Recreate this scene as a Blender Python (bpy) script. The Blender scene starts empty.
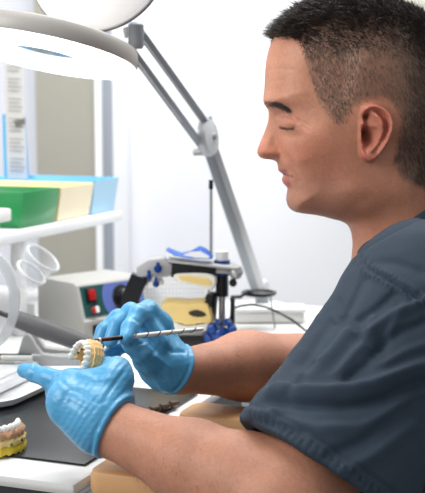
import bpy, bmesh, math, random
import numpy as np
from mathutils import Vector, Matrix, noise
random.seed(7); RNG = np.random.default_rng(7)
S = bpy.context.scene
COL = S.collection

# ------------------------------------------------------------------ camera frame helpers
F = 1150.0; CX, CY = 212.5, 246.5
PITCH = math.radians(7.0); YAW = math.radians(21.0); ZC = 1.16
cp, sp = math.cos(PITCH), math.sin(PITCH); cyw, syw = math.cos(YAW), math.sin(YAW)
def C(x, y, z):                       # x right, y away, z up from eye height -> room coordinates
    return Vector((x*cyw - y*syw, x*syw + y*cyw, z + ZC))
def Carr(V):
    V = np.asarray(V, dtype=np.float64)
    return np.stack([V[:,0]*cyw - V[:,1]*syw, V[:,0]*syw + V[:,1]*cyw, V[:,2] + ZC], 1)
def c3(px, py, d):
    a = (px-CX)/F; b = (CY-py)/F
    s = d/(cp + b*sp)
    return (a*s, d, s*(b*cp - sp))
def P(px, py, d): return C(*c3(px, py, d))
def D(px, py, z):                     # where the line of sight through a point of the photo meets height z
    a = (px-CX)/F; b = (CY-py)/F
    s = (z-ZC)/(b*cp - sp)
    return C(a*s, s*(cp + b*sp), z-ZC)
def proj(x, y, z):                    # c-space arrays -> photo pixels
    r = z/y
    b = (sp + r*cp)/(cp - r*sp)
    s = y/(cp + b*sp)
    return CX + F*x/s, CY - F*b

cam = bpy.data.cameras.new('camera'); camo = bpy.data.objects.new('camera', cam); COL.objects.link(camo)
cam.sensor_fit = 'HORIZONTAL'; cam.sensor_width = 24.0; cam.lens = 24.0*F/425.0
camo.location = (0, 0, ZC); camo.rotation_euler = (math.pi/2 - PITCH, 0, YAW)
cam.dof.use_dof = True; cam.dof.focus_distance = 1.14; cam.dof.aperture_fstop = 8.5
cam.clip_start = 0.05; cam.clip_end = 60
S.camera = camo

W = bpy.data.worlds.new('world'); S.world = W; W.use_nodes = True
bg = W.node_tree.nodes['Background']; bg.inputs[0].default_value = (0.93, 0.965, 1.0, 1); bg.inputs[1].default_value = 0.36
def area(name, loc, target, size, power, col=(1,1,1), sy=None):
    l = bpy.data.lights.new(name, 'AREA'); l.energy = power; l.color = col
    l.size = size
    if sy: l.shape = 'RECTANGLE'; l.size_y = sy
    o = bpy.data.objects.new(name, l); COL.objects.link(o); o.location = loc
    o.rotation_euler = (Vector(target)-Vector(loc)).to_track_quat('-Z', 'Y').to_euler(); return o
area('side_softbox', C(-1.45, 0.55, 0.75), C(0.15, 1.3, -0.1), 1.0, 20, (1.0, 0.985, 0.96))  # added soft light from the left, no window stands there
area('overhead_softbox', C(-0.3, 1.4, 1.35), C(0.0, 1.4, -0.3), 1.2, 11, (1.0, 0.99, 0.97), 0.7)  # added soft light from above
area('wall_wash_fill', C(0.5, 2.0, 1.3), C(0.35, 3.0, 0.1), 1.8, 52, (0.98, 0.99, 1.0), 0.5)  # unseen light added only to brighten the back wall
S.view_settings.view_transform = 'Standard'; S.view_settings.look = 'None'
S.view_settings.gamma = 1.0; S.view_settings.use_curve_mapping = False
S.view_settings.exposure = 0.28

# ------------------------------------------------------------------ materials
def lin(c): return tuple(((v/255)/12.92 if v/255 <= .04045 else ((v/255+.055)/1.055)**2.4) for v in c)
def mat(name, rgb, rough=.5, metal=0, var=0.0, vscale=20, bump=0.0, bscale=80, trans=0.0, alpha=1.0, coat=0.0, sss=0.0, emit=None, stretch=None, ior=1.45):
    m = bpy.data.materials.new(name); m.use_nodes = True; nt = m.node_tree; b = nt.nodes['Principled BSDF']
    c = lin(rgb) + (1,)
    b.inputs['Base Color'].default_value = c; b.inputs['Roughness'].default_value = rough; b.inputs['Metallic'].default_value = metal
    b.inputs['IOR'].default_value = ior
    if trans: b.inputs['Transmission Weight'].default_value = trans
    if alpha < 1: b.inputs['Alpha'].default_value = alpha
    if coat: b.inputs['Coat Weight'].default_value = coat; b.inputs['Coat Roughness'].default_value = .08
    if sss:
        b.inputs['Subsurface Weight'].default_value = sss; b.inputs['Subsurface Scale'].default_value = .006
        b.inputs['Subsurface Radius'].default_value = (1, .35, .2)
    if emit: b.inputs['Emission Color'].default_value = lin(emit[0]) + (1,); b.inputs['Emission Strength'].default_value = emit[1]
    tc = nt.nodes.new('ShaderNodeTexCoord'); mp = nt.nodes.new('ShaderNodeMapping')
    nt.links.new(tc.outputs['Object'], mp.inputs[0])
    if stretch: mp.inputs['Scale'].default_value = stretch
    if var or True:
        n = nt.nodes.new('ShaderNodeTexNoise'); n.inputs['Scale'].default_value = vscale; n.inputs['Detail'].default_value = 4
        nt.links.new(mp.outputs[0], n.inputs['Vector'])
        r = nt.nodes.new('ShaderNodeMapRange'); r.inputs['To Min'].default_value = 1-max(var, .015); r.inputs['To Max'].default_value = 1+max(var, .015)
        nt.links.new(n.outputs[0], r.inputs[0])
        h = nt.nodes.new('ShaderNodeHueSaturation'); h.inputs['Color'].default_value = c
        nt.links.new(r.outputs[0], h.inputs['Value']); nt.links.new(h.outputs[0], b.inputs['Base Color'])
    if bump:
        n2 = nt.nodes.new('ShaderNodeTexNoise'); n2.inputs['Scale'].default_value = bscale; n2.inputs['Detail'].default_value = 5
        nt.links.new(mp.outputs[0], n2.inputs['Vector'])
        bp = nt.nodes.new('ShaderNodeBump'); bp.inputs['Strength'].default_value = bump; bp.inputs['Distance'].default_value = .002
        nt.links.new(n2.outputs[0], bp.inputs['Height']); nt.links.new(bp.outputs[0], b.inputs['Normal'])
    return m
M = dict(
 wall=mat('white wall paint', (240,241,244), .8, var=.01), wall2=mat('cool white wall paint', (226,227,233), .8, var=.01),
 beige=mat('beige laminate', (160,157,145), .5, var=.03), beige2=mat('greige laminate', (172,168,158), .5),
 white=mat('white enamel', (236,237,238), .35), frost=mat('off white plastic', (222,222,220), .4),
 greypost=mat('blue grey aluminium', (150,156,164), .4, metal=.2), floor=mat('grey vinyl floor', (150,150,150), .5, var=.08, vscale=6),
 desk=mat('pale grey desk laminate', (226,225,222), .3, var=.015), mat_=mat('black glossy desk mat', (27,30,34), .26, var=.10, vscale=9, bump=.10, bscale=40),
 wood=mat('beech wood', (208,160,112), .42, var=.10, vscale=24, stretch=(1,9,9)),
 shelf=mat('shelf white metal', (220,222,224), .4),
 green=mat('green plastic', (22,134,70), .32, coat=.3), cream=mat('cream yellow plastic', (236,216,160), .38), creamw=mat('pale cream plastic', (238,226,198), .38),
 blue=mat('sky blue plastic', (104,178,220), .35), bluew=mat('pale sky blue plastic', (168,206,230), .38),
 unit=mat('warm grey instrument casing', (163,162,158), .5, bump=.15, bscale=400), unit2=mat('light grey instrument face', (186,186,183), .5),
 teal=mat('dark teal panel', (22,76,74), .4), violet=mat('violet blue panel', (92,110,178), .4), black=mat('black plastic', (22,23,25), .35),
 red=mat('red rocker switch', (160,20,20), .3), redknob=mat('dull red', (176,60,60), .4),
 hp=mat('dark grey rubber', (84,84,86), .5), stand=mat('mid grey plastic', (168,168,168), .5),
 steel=mat('brushed steel', (190,192,194), .28, metal=.9), dsteel=mat('dull steel', (160,162,160), .4, metal=.6),
 silver=mat('silver grey lamp paint', (150,156,162), .4, metal=.15), silver2=mat('light silver lamp paint', (196,198,200), .35, metal=.1),
 ring=mat('warm grey lamp housing', (176,172,167), .35), lid=mat('white lamp cover', (244,243,241), .3), edge=mat('grey rubber edge', (120,120,120), .5),
 glow=mat('lit lamp diffuser', (255,255,255), .5, emit=((255,253,248), 3.0)),
 lens=mat('lamp lens glass', (225,240,235), .03, trans=.95, ior=1.3),
 bluep=mat('cobalt blue anodised metal', (14,60,132), .3, metal=.3, coat=.3), bluepaper=mat('blue articulating paper', (18,84,168), .5),
 plaster=mat('yellow dental plaster', (226,198,128), .7, var=.06, vscale=60, bump=.3, bscale=200), plasterw=mat('white dental plaster', (228,226,216), .7, var=.04, vscale=60, bump=.2, bscale=200),
 gum=mat('brown pink wax gum', (190,146,110), .5, var=.15, vscale=120), tan=mat('tan model stone', (222,186,130), .55, var=.15, vscale=150, bump=.4, bscale=300),
 tooth=mat('white porcelain tooth', (240,236,226), .2, coat=.4, sss=.1), yellow=mat('bright yellow stone', (226,196,60), .5, var=.06),
 hole=mat('dark brown hollow', (50,44,34), .8), paper=mat('white paper', (244,245,248), .7), gridl=mat('pale grid ink', (205,208,216), .7),
 gpaper=mat('grey printed sheet', (200,198,196), .7, var=.03), ink=mat('grey print ink', (140,140,142), .7), clip=mat('olive grey clip', (110,106,98), .5),
 clear=mat('clear plastic', (215,220,224), .1, alpha=.24), clear2=mat('clear plastic rim', (222,225,228), .15, alpha=.5),
 rust=mat('red brown bristle', (96,46,30), .5), brushw=mat('white lacquered handle', (226,226,222), .25, coat=.4),
 ceramic=mat('white ceramic', (238,240,243), .18, coat=.5), dgreen=mat('dark green lacquer', (24,52,46), .25), goldb=mat('gold ferrule', (176,130,80), .35, metal=.6),
 chair=mat('black upholstery', (20,20,22), .7, bump=.2), trouser=mat('black trouser cloth', (22,23,27), .85, bump=.2, bscale=300),
 shoe=mat('black shoe leather', (24,22,22), .4), brown=mat('dark brown wax', (80,58,44), .5), green2=mat('green mark', (30,110,84), .5),
)

# skin: colours from an attribute the body carries (lips, ears, stubble, scalp are the person's own colours; shade in hollows is painted in)
def skin_mat():
    m = bpy.data.materials.new('skin'); m.use_nodes = True; nt = m.node_tree; b = nt.nodes['Principled BSDF']
    at = nt.nodes.new('ShaderNodeAttribute'); at.attribute_name = 'tone'
    tc = nt.nodes.new('ShaderNodeTexCoord')
    n = nt.nodes.new('ShaderNodeTexNoise'); n.inputs['Scale'].default_value = 45; n.inputs['Detail'].default_value = 6; nt.links.new(tc.outputs['Object'], n.inputs['Vector'])
    r = nt.nodes.new('ShaderNodeMapRange'); n3 = nt.nodes.new('ShaderNodeTexNoise'); n3.inputs['Scale'].default_value = 330; n3.inputs['Detail'].default_value = 2; nt.links.new(tc.outputs['Object'], n3.inputs['Vector'])
    av = nt.nodes.new('ShaderNodeMix'); av.inputs[0].default_value = .42; nt.links.new(n.outputs[0], av.inputs[2]); nt.links.new(n3.outputs[0], av.inputs[3])
    r.inputs['To Min'].default_value = .62; r.inputs['To Max'].default_value = 1.36; nt.links.new(av.outputs[0], r.inputs[0])
    h = nt.nodes.new('ShaderNodeHueSaturation'); nt.links.new(at.outputs['Color'], h.inputs['Color']); nt.links.new(r.outputs[0], h.inputs['Value'])
    nt.links.new(h.outputs[0], b.inputs['Base Color'])
    n2 = nt.nodes.new('ShaderNodeTexNoise'); n2.inputs['Scale'].default_value = 420; n2.inputs['Detail'].default_value = 3; nt.links.new(tc.outputs['Object'], n2.inputs['Vector'])
    bp = nt.nodes.new('ShaderNodeBump'); bp.inputs['Strength'].default_value = .25; bp.inputs['Distance'].default_value = .001
    nt.links.new(n2.outputs[0], bp.inputs['Height']); nt.links.new(bp.outputs[0], b.inputs['Normal'])
    b.inputs['Roughness'].default_value = .52; b.inputs['Specular IOR Level'].default_value = .4
    b.inputs['Subsurface Weight'].default_value = .10; b.inputs['Subsurface Scale'].default_value = .005
    return m
SKIN = skin_mat()
GLOVE = mat('blue nitrile glove', (84,160,204), .30, var=.04, vscale=30, bump=.10, bscale=140, stretch=(1,1,2.6))
SCRUB = mat('slate blue scrub cotton', (46,60,74), .82, var=.07, vscale=700, bump=.35, bscale=900)
HAIR = mat('dark brown hair', (60,51,46), .38, var=.35, vscale=300)
HAIRS = mat('grey brown cropped hair', (140,122,106), .55, var=.4, vscale=500)

# ------------------------------------------------------------------ object helpers
def prop(o, label=None, cat=None, group=None, kind=None):
    if label: o['label'] = label
    if cat: o['category'] = cat
    if group: o['group'] = group
    if kind: o['kind'] = kind
    return o
def thing(name, label, cat, loc, group=None):
    o = bpy.data.objects.new(name, None); COL.objects.link(o); o.location = loc; o.empty_display_size = .02
    return prop(o, label, cat, group)
def link(name, me, m, parent=None):
    o = bpy.data.objects.new(name, me); COL.objects.link(o)
    for mm in (m if isinstance(m, (list, tuple)) else [m]): me.materials.append(mm)
    if parent is not None:
        L = Vector((0,0,0)); q = parent
        while q is not None: L += q.location; q = q.parent
        me.transform(Matrix.Translation(-L)); o.parent = parent
    else:                                     # own origin at the base
        lo = [min(v.co[i] for v in me.vertices) for i in range(3)]; hi = [max(v.co[i] for v in me.vertices) for i in range(3)]
        L = Vector(((lo[0]+hi[0])/2, (lo[1]+hi[1])/2, lo[2])); me.transform(Matrix.Translation(-L)); o.location = L
    return o
def fin(name, bm, m, parent=None, smooth=False, bevel=0, seg=2, sub=0):
    bmesh.ops.recalc_face_normals(bm, faces=bm.faces)
    if bevel:
        es = [e for e in bm.edges if len(e.link_faces) == 2 and e.calc_face_angle(0) > .5]
        bmesh.ops.bevel(bm, geom=es, offset=bevel, segments=seg, affect='EDGES', profile=.5, clamp_overlap=True)
    me = bpy.data.meshes.new(name); bm.to_mesh(me); bm.free()
    if smooth or bevel:
        me.polygons.foreach_set('use_smooth', [True]*len(me.polygons))
    o = link(name, me, m, parent)
    if (smooth or bevel):
        try: me.set_sharp_from_angle(angle=math.radians(38))
        except Exception: pass
    if sub: s = o.modifiers.new('s', 'SUBSURF'); s.levels = s.render_levels = sub
    return o
def box(bm, x0, x1, y0, y1, z0, z1, T=None):
    vs = [bm.verts.new((x, y, z)) for x in (x0, x1) for y in (y0, y1) for z in (z0, z1)]
    if T is not None:
        for v in vs: v.co = T @ v.co
    for f in ((0,1,3,2),(4,6,7,5),(0,4,5,1),(2,3,7,6),(0,2,6,4),(1,5,7,3)): bm.faces.new([vs[i] for i in f])
    return vs
def obox(name, m, x0, x1, y0, y1, z0, z1, parent=None, T=None, bevel=0):
    bm = bmesh.new(); box(bm, x0, x1, y0, y1, z0, z1, T); return fin(name, bm, m, parent, bevel=bevel)
def frame(p0, p1, hint=(0,0,1)):
    d = (Vector(p1)-Vector(p0)).normalized(); h = Vector(hint)
    if abs(d.dot(h)) > .97: h = Vector((1,0,0))
    s = d.cross(h).normalized(); u = s.cross(d).normalized(); return d, s, u
def bar(bm, p0, p1, w, h, hint=(0,0,1)):
    d, s, u = frame(p0, p1, hint); L = (Vector(p1)-Vector(p0)).length
    T = Matrix((( s.x, d.x, u.x, p0[0]), (s.y, d.y, u.y, p0[1]), (s.z, d.z, u.z, p0[2]), (0,0,0,1)))
    box(bm, -w/2, w/2, 0, L, -h/2, h/2, T)
def tube(bm, pts, rad, n=12, cap=True):
    pts = [Vector(p) for p in pts]; rad = rad if hasattr(rad, '__len__') else [rad]*len(pts)
    rings = []; ref = None
    for i, p in enumerate(pts):
        d = (pts[min(i+1, len(pts)-1)] - pts[max(i-1, 0)]).normalized()
        if ref is None: ref = Vector((0,0,1)) if abs(d.z) < .9 else Vector((1,0,0))
        s = d.cross(ref).normalized(); u = s.cross(d).normalized(); ref = u
        rings.append([bm.verts.new(p + s*math.cos(2*math.pi*k/n)*rad[i] + u*math.sin(2*math.pi*k/n)*rad[i]) for k in range(n)])
    for a, b in zip(rings, rings[1:]):
        for k in range(n): bm.faces.new((a[k], a[(k+1)%n], b[(k+1)%n], b[k]))
    if cap: bm.faces.new(rings[0]); bm.faces.new(rings[-1][::-1])
def otube(name, m, pts, rad, parent=None, n=14):
    bm = bmesh.new(); tube(bm, pts, rad, n); return fin(name, bm, m, parent, smooth=True)
def lathe(bm, prof, T, n=32, sx=1, sy=1):
    rings = []
    for r, z in prof:
        rings.append([bm.verts.new(T @ Vector((max(r, 1e-5)*math.cos(2*math.pi*k/n)*sx, max(r, 1e-5)*math.sin(2*math.pi*k/n)*sy, z))) for k in range(n)])
    for a, b in zip(rings, rings[1:]):
        for k in range(n): bm.faces.new((a[k], a[(k+1)%n], b[(k+1)%n], b[k]))
    bm.faces.new(rings[0][::-1]); bm.faces.new(rings[-1])
def olathe(name, m, prof, T, parent=None, n=32, sx=1, sy=1):
    bm = bmesh.new(); lathe(bm, prof, T, n, sx, sy); return fin(name, bm, m, parent, smooth=True)
def TR(loc, rz=0, rx=0, ry=0): return Matrix.Translation(Vector(loc)) @ Matrix.Rotation(rz, 4, 'Z') @ Matrix.Rotation(ry, 4, 'Y') @ Matrix.Rotation(rx, 4, 'X')
def axisT(loc, n, xdir=None):         # z of the frame along n
    n = Vector(n).normalized(); x = Vector(xdir) if xdir is not None else (Vector((0,0,1)) if abs(n.z) < .9 else Vector((1,0,0)))
    x = (x - n*x.dot(n)).normalized(); y = n.cross(x)
    return Matrix(((x.x,y.x,n.x,loc[0]),(x.y,y.y,n.y,loc[1]),(x.z,y.z,n.z,loc[2]),(0,0,0,1)))
VIEW = Vector((-syw, cyw, 0)); RIGHT = Vector((cyw, syw, 0))     # horizontal view axes in the room
def prism(bm, poly, T, z0, z1):
    a = [bm.verts.new(T @ Vector((x, y, z0))) for x, y in poly]; b = [bm.verts.new(T @ Vector((x, y, z1))) for x, y in poly]
    n = len(a)
    for i in range(n): bm.faces.new((a[i], a[(i+1)%n], b[(i+1)%n], b[i]))
    bm.faces.new(a[::-1]); bm.faces.new(b)
def oprism(name, m, poly, T, z0, z1, parent=None, bevel=0):
    bm = bmesh.new(); prism(bm, poly, T, z0, z1); return fin(name, bm, m, parent, bevel=bevel)

# ------------------------------------------------------------------ implicit surfaces
def surface_nets(Fv, org, h):
    sgn = Fv < 0
    nx, ny, nz = Fv.shape
    acc = np.zeros((nx-1, ny-1, nz-1, 3), np.float32); cnt = np.zeros((nx-1, ny-1, nz-1), np.float32)
    for ax in range(3):
        sl0 = [slice(None)]*3; sl1 = [slice(None)]*3; sl0[ax] = slice(0, -1); sl1[ax] = slice(1, None)
        a, b = Fv[tuple(sl0)], Fv[tuple(sl1)]
        cr = sgn[tuple(sl0)] != sgn[tuple(sl1)]
        t = np.where(cr, a/np.where(cr, a-b, 1), 0)
        o1, o2 = [q for q in range(3) if q != ax]
        for i in (0, 1):
            for j in (0, 1):
                sl = [slice(None)]*3; sl[o1] = slice(i, Fv.shape[o1]-1+i); sl[o2] = slice(j, Fv.shape[o2]-1+j)
                c = cr[tuple(sl)].astype(np.float32); tt = t[tuple(sl)]
                cnt += c; acc[..., ax] += tt*c; acc[..., o1] += i*c; acc[..., o2] += j*c
    act = cnt > 0
    idx = np.full(cnt.shape, -1, np.int64); idx[act] = np.arange(act.sum())
    base = np.argwhere(act); V = (base + acc[act]/cnt[act][:, None])*h + np.array(org)
    quads = []
    for ax in range(3):
        o1, o2 = [(1,2),(2,0),(0,1)][ax]
        sl0 = [slice(None)]*3; sl1 = [slice(None)]*3; sl0[ax] = slice(0, -1); sl1[ax] = slice(1, None)
        s0, s1 = sgn[tuple(sl0)], sgn[tuple(sl1)]
        e = np.argwhere(s0 != s1)
        ok = (e[:,o1] > 0) & (e[:,o2] > 0) & (e[:,o1] < cnt.shape[o1]) & (e[:,o2] < cnt.shape[o2]); e = e[ok]
        q = []
        for di, dj in ((-1,-1),(0,-1),(0,0),(-1,0)):
            c = e.copy(); c[:,o1] += di; c[:,o2] += dj; q.append(idx[c[:,0], c[:,1], c[:,2]])
        q = np.stack(q, 1); flip = ~s0[e[:,0], e[:,1], e[:,2]]
        q[flip] = q[flip][:, ::-1]; quads.append(q)
    return V, np.concatenate(quads)
def grid(lo, hi, h):
    ax = [np.arange(lo[i], hi[i]+h, h, dtype=np.float32) for i in range(3)]
    return np.meshgrid(*ax, indexing='ij')
def rc(X, Y, Z, a, b, ra, rb, sy=1.0):    # round cone (approx)
    ax, ay, az = a; bx, by, bz = b
    dx, dy, dz = bx-ax, (by-ay)*sy, bz-az; L = dx*dx+dy*dy+dz*dz
    px, py, pz = X-ax, (Y-ay)*sy, Z-az
    t = np.clip((px*dx+py*dy+pz*dz)/L, 0, 1)
    return np.sqrt((px-t*dx)**2+(py-t*dy)**2+(pz-t*dz)**2) - (ra+(rb-ra)*t)
def smin(a, b, k):
    h = np.maximum(k-np.abs(a-b), 0)/k; return np.minimum(a, b) - h*h*k*.25
def smax(a, b, k): return -smin(-a, -b, k)
def npmesh(name, V, Q, m, parent, room=True, smooth=True):
    V = Carr(V) if room else np.asarray(V, float)
    L = Vector((0,0,0)); q = parent
    while q is not None: L += q.location; q = q.parent
    V = V - np.array(L)
    me = bpy.data.meshes.new(name); nv, nf = len(V), len(Q); k = Q.shape[1]
    me.vertices.add(nv); me.vertices.foreach_set('co', V.astype(np.float32).ravel())
    me.loops.add(nf*k); me.loops.foreach_set('vertex_index', Q.astype(np.int32).ravel())
    me.polygons.add(nf); me.polygons.foreach_set('loop_start', np.arange(0, nf*k, k, dtype=np.int32))
    me.update(calc_edges=True); me.validate()
    me.polygons.foreach_set('use_smooth', np.full(len(me.polygons), smooth))
    me.materials.append(m)
    o = bpy.data.objects.new(name, me); COL.objects.link(o); o.parent = parent
    return o
def vnormals(V, Q):
    n = np.zeros_like(V); a = V[Q[:,2]]-V[Q[:,0]]; b = V[Q[:,3]]-V[Q[:,1]]; fn = np.cross(a, b)
    for i in range(4): np.add.at(n, Q[:,i], fn)
    return n/np.maximum(np.linalg.norm(n, axis=1), 1e-12)[:, None]
def relax(V, Q, it=1, lam=.5):
    E = np.concatenate([Q[:, [0,1]], Q[:, [1,2]], Q[:, [2,3]], Q[:, [3,0]]])
    for _ in range(it):
        s = np.zeros_like(V); c = np.zeros(len(V))
        np.add.at(s, E[:,0], V[E[:,1]]); np.add.at(c, E[:,0], 1); np.add.at(s, E[:,1], V[E[:,0]]); np.add.at(c, E[:,1], 1)
        V = V + lam*(s/np.maximum(c, 1)[:, None]-V)
    return V
def seg_dist(U, Wp, pts):
    best = np.full(U.shape, 1e9)
    for (ax, ay), (bx, by) in zip(pts, pts[1:]):
        dx, dy = bx-ax, by-ay; t = np.clip(((U-ax)*dx+(Wp-ay)*dy)/(dx*dx+dy*dy+1e-9), 0, 1)
        best = np.minimum(best, np.hypot(U-ax-t*dx, Wp-ay-t*dy))
    return best
def poly_sd(U, Wp, poly):               # positive inside
    d = seg_dist(U, Wp, poly+[poly[0]]); ins = np.zeros(U.shape, bool); n = len(poly)
    for i in range(n):
        (ax, ay), (bx, by) = poly[i], poly[(i+1) % n]
        c = ((ay > Wp) != (by > Wp)) & (U < (bx-ax)*(Wp-ay)/((by-ay) if by != ay else 1e-9)+ax); ins ^= c
    return np.where(ins, d, -d)
def spline(pts, k=6):                   # Catmull-Rom, closed
    out = []; n = len(pts)
    for i in range(n):
        p0, p1, p2, p3 = [np.array(pts[(i+j-1) % n], float) for j in range(4)]
        for t in np.linspace(0, 1, k, endpoint=False):
            out.append(tuple(.5*((2*p1)+(-p0+p2)*t+(2*p0-5*p1+4*p2-p3)*t*t+(-p0+3*p1-3*p2+p3)*t**3)))
    return out

# ================================================================== STRUCTURE
def struct(name, m, x0, x1, y0, y1, z0, z1, bevel=0):
    o = obox(name, m, x0, x1, y0, y1, z0, z1, bevel=bevel); o['kind'] = 'structure'; return o
DZ = 0.80
YB = 2.75                                # back wall, room Y
seam = P(213, 150, 3.0)
# intersection of the seam's line of sight with the back wall
xs = seam.x/seam.y*YB
struct('floor', M['floor'], -2.6, 2.4, -1.2, YB, -.05, 0)
struct('wall_back', M['wall'], xs, 2.4, YB, YB+.1, 0, 2.7)
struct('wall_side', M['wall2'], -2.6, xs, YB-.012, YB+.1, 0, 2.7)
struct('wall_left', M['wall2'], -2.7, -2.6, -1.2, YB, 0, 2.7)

exec_after = []
# ================================================================== BACKGROUND FURNITURE
t = thing('tall_cabinet', 'tall beige cabinet with a white frame and grey corner post behind the shelf', 'cabinet', (-1.39, 2.68, 0))
obox('door', M['beige'], -1.493, -1.322, 2.62, 2.638, .06, 2.3, t)
obox('body', M['white'], -1.493, -1.284, 2.64, 2.735, .0, 2.3, t)
obox('door_frame', M['white'], -1.320, -1.302, 2.612, 2.638, .0, 2.3, t)
obox('corner_post', M['greypost'], -1.301, -1.283, 2.616, 2.639, .0, 2.3, t)
t = thing('wall_cabinet', 'greige wall cabinet high on the wall behind the man\'s head', 'cabinet', (-.25, 2.6, 1.32))
obox('body', M['beige2'], -.70, .25, 2.47, 2.748, 1.30, 2.2, t)
obox('door', M['beige2'], -.70, -.23, 2.45, 2.468, 1.30, 2.2, t)
obox('door', M['beige2'], -.225, .25, 2.45, 2.468, 1.30, 2.2, t)

# ================================================================== DESK
EX, NY = -.505, .946                       # the edge facing the man, the near end
t = thing('desk', 'pale grey laboratory desk with a rounded edge under the dark mat', 'desk', (-1.0, 1.5, 0))
obox('desktop', M['desk'], -1.45, EX, NY, 1.985, DZ-.013, DZ, t, bevel=.005)
obox('under_frame', M['hp'], -1.42, EX-.03, NY+.025, 1.96, DZ-.033, DZ-.0132, t)
obox('drawer_unit', M['frost'], -1.40, EX-.24, NY+.03, NY+.55, .02, DZ-.033, t, bevel=.003)
for k in range(3):
    d = obox('drawer', M['white'], EX-.2395, EX-.222, NY+.04, NY+.54, .06+k*.235, .28+k*.235, t, bevel=.003)
    otube('handle', M['steel'], [(EX-.217, NY+.2, .2+k*.235), (EX-.217, NY+.38, .2+k*.235)], .005, d)
for y in (1.55, 1.93):
    for x in (EX-.06, -1.38): obox('leg', M['frost'], x-.025, x+.025, y-.025, y+.025, 0, DZ-.033, t)
prop(obox('desk_mat', M['mat_'], -1.02, -.520, .998, 1.305, DZ+.0005, DZ+.003, bevel=.001), 'thin glossy black mat lying along the desk edge', 'mat')
prop(obox('paper_sheet', M['paper'], -.80, -.555, 1.312, 1.50, DZ+.0005, DZ+.0012, T=None), 'blank white paper sheet on the desk beyond the black mat', 'paper')

# two beech forearm rests on the desk edge
def rest(y0, y1, lab):
    poly = []
    x0, x1 = EX+.009, -.372; r = .026
    for cx_, cy_, a0 in ((x1-r, y1-r, 0), (x0+.016, y1-.016, 90), (x0+.016, y0+.016, 180), (x1-r, y0+r, 270)):
        rr = r if cx_ > -.45 else .016
        for a in range(0, 91, 15): poly.append((cx_+rr*math.cos(math.radians(a0+a)), cy_+rr*math.sin(math.radians(a0+a))))
    t = thing('forearm_rest', lab, 'armrest', ((x0+x1)/2, (y0+y1)/2, DZ-.03), 'beech forearm rests on the desk edge')
    oprism('pad', M['wood'], poly, Matrix.Identity(4), DZ-.014, DZ+.014, t, bevel=.007)
    obox('bracket', M['dsteel'], EX+.001, x1-.03, (y0+y1)/2-.015, (y0+y1)/2+.015, DZ-.030, DZ-.0145, t)
rest(.951, 1.012, 'beech wood forearm rest under the arm whose hand holds the teeth')
rest(1.172, 1.233, 'beech wood forearm rest under the arm whose hand holds the brush')

# ================================================================== SHELF AND WHAT STANDS ON IT
SZ = .967
t = thing('desk_shelf', 'white metal shelf raised on posts over the back of the desk', 'shelf', (-1.12, 1.5, DZ))
obox('shelf_board', M['shelf'], -1.36, -.905, 1.02, 1.900, SZ-.016, SZ, t, bevel=.002)
for x, y in ((-.925, 1.560), (-1.34, 1.56), (-1.34, 1.86), (-.925, 1.04), (-1.34, 1.04)):
    otube('post', M['white'], [(x, y, DZ+.0005), (x, y, SZ-.0165)], .012, t)
def bin_(y0, y1, m1, m2, lab, h=.058):
    t = thing('storage_bin', lab, 'storage bin', (-1.02, (y0+y1)/2, SZ), 'open plastic bins in a row on the shelf')
    x0, x1 = -1.13, -.928; f = .010; th = .0028
    def ring(z, g, i): return [(x0-g+i, y0-g*.25+i, z), (x1+g-i, y0-g*.25+i, z), (x1+g-i, y1+g*.25-i, z), (x0-g+i, y1+g*.25-i, z)]
    bm = bmesh.new(); R = [[bm.verts.new(v) for v in ring(*a)] for a in ((SZ+.0005, 0, 0), (SZ+h, f, 0), (SZ+h, f, th), (SZ+.004, 0, th))]
    for a, b in zip(R, R[1:]):
        for k in range(4): bm.faces.new((a[k], a[(k+1)%4], b[(k+1)%4], b[k]))
    bm.faces.new(R[0]); bm.faces.new(R[-1])
    fin('tub', bm, m1, t, bevel=.0008)
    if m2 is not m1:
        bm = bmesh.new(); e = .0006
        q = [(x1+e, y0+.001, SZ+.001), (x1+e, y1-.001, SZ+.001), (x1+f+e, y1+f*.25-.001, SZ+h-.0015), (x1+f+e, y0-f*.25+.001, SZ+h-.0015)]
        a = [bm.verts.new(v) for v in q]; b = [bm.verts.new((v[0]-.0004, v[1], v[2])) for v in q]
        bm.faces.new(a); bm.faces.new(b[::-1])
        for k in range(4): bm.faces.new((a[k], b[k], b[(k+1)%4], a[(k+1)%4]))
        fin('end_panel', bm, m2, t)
bin_(1.572, 1.684, M['green'], M['green'], 'green open plastic bin, nearest of the three on the shelf')
bin_(1.692, 1.808, M['cream'], M['creamw'], 'cream yellow open plastic bin between the green and the blue one')
bin_(1.815, 1.908, M['blue'], M['bluew'], 'sky blue open plastic bin at the far end of the shelf', .062)
t = thing('instrument_case', 'off white stepped plastic case beside the green bin on the shelf', 'case', (-.96, 1.47, SZ))
obox('base', M['frost'], -1.08, -.920, 1.36, 1.500, SZ+.0005, SZ+.018, t, bevel=.002)
obox('lid', M['frost'], -1.09, -.908, 1.35, 1.515, SZ+.0185, SZ+.038, t, bevel=.003)
obox('tray_insert', M['frost'], -1.06, -.92, 1.38, 1.49, SZ+.0385, SZ+.047, t, bevel=.002)

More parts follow.
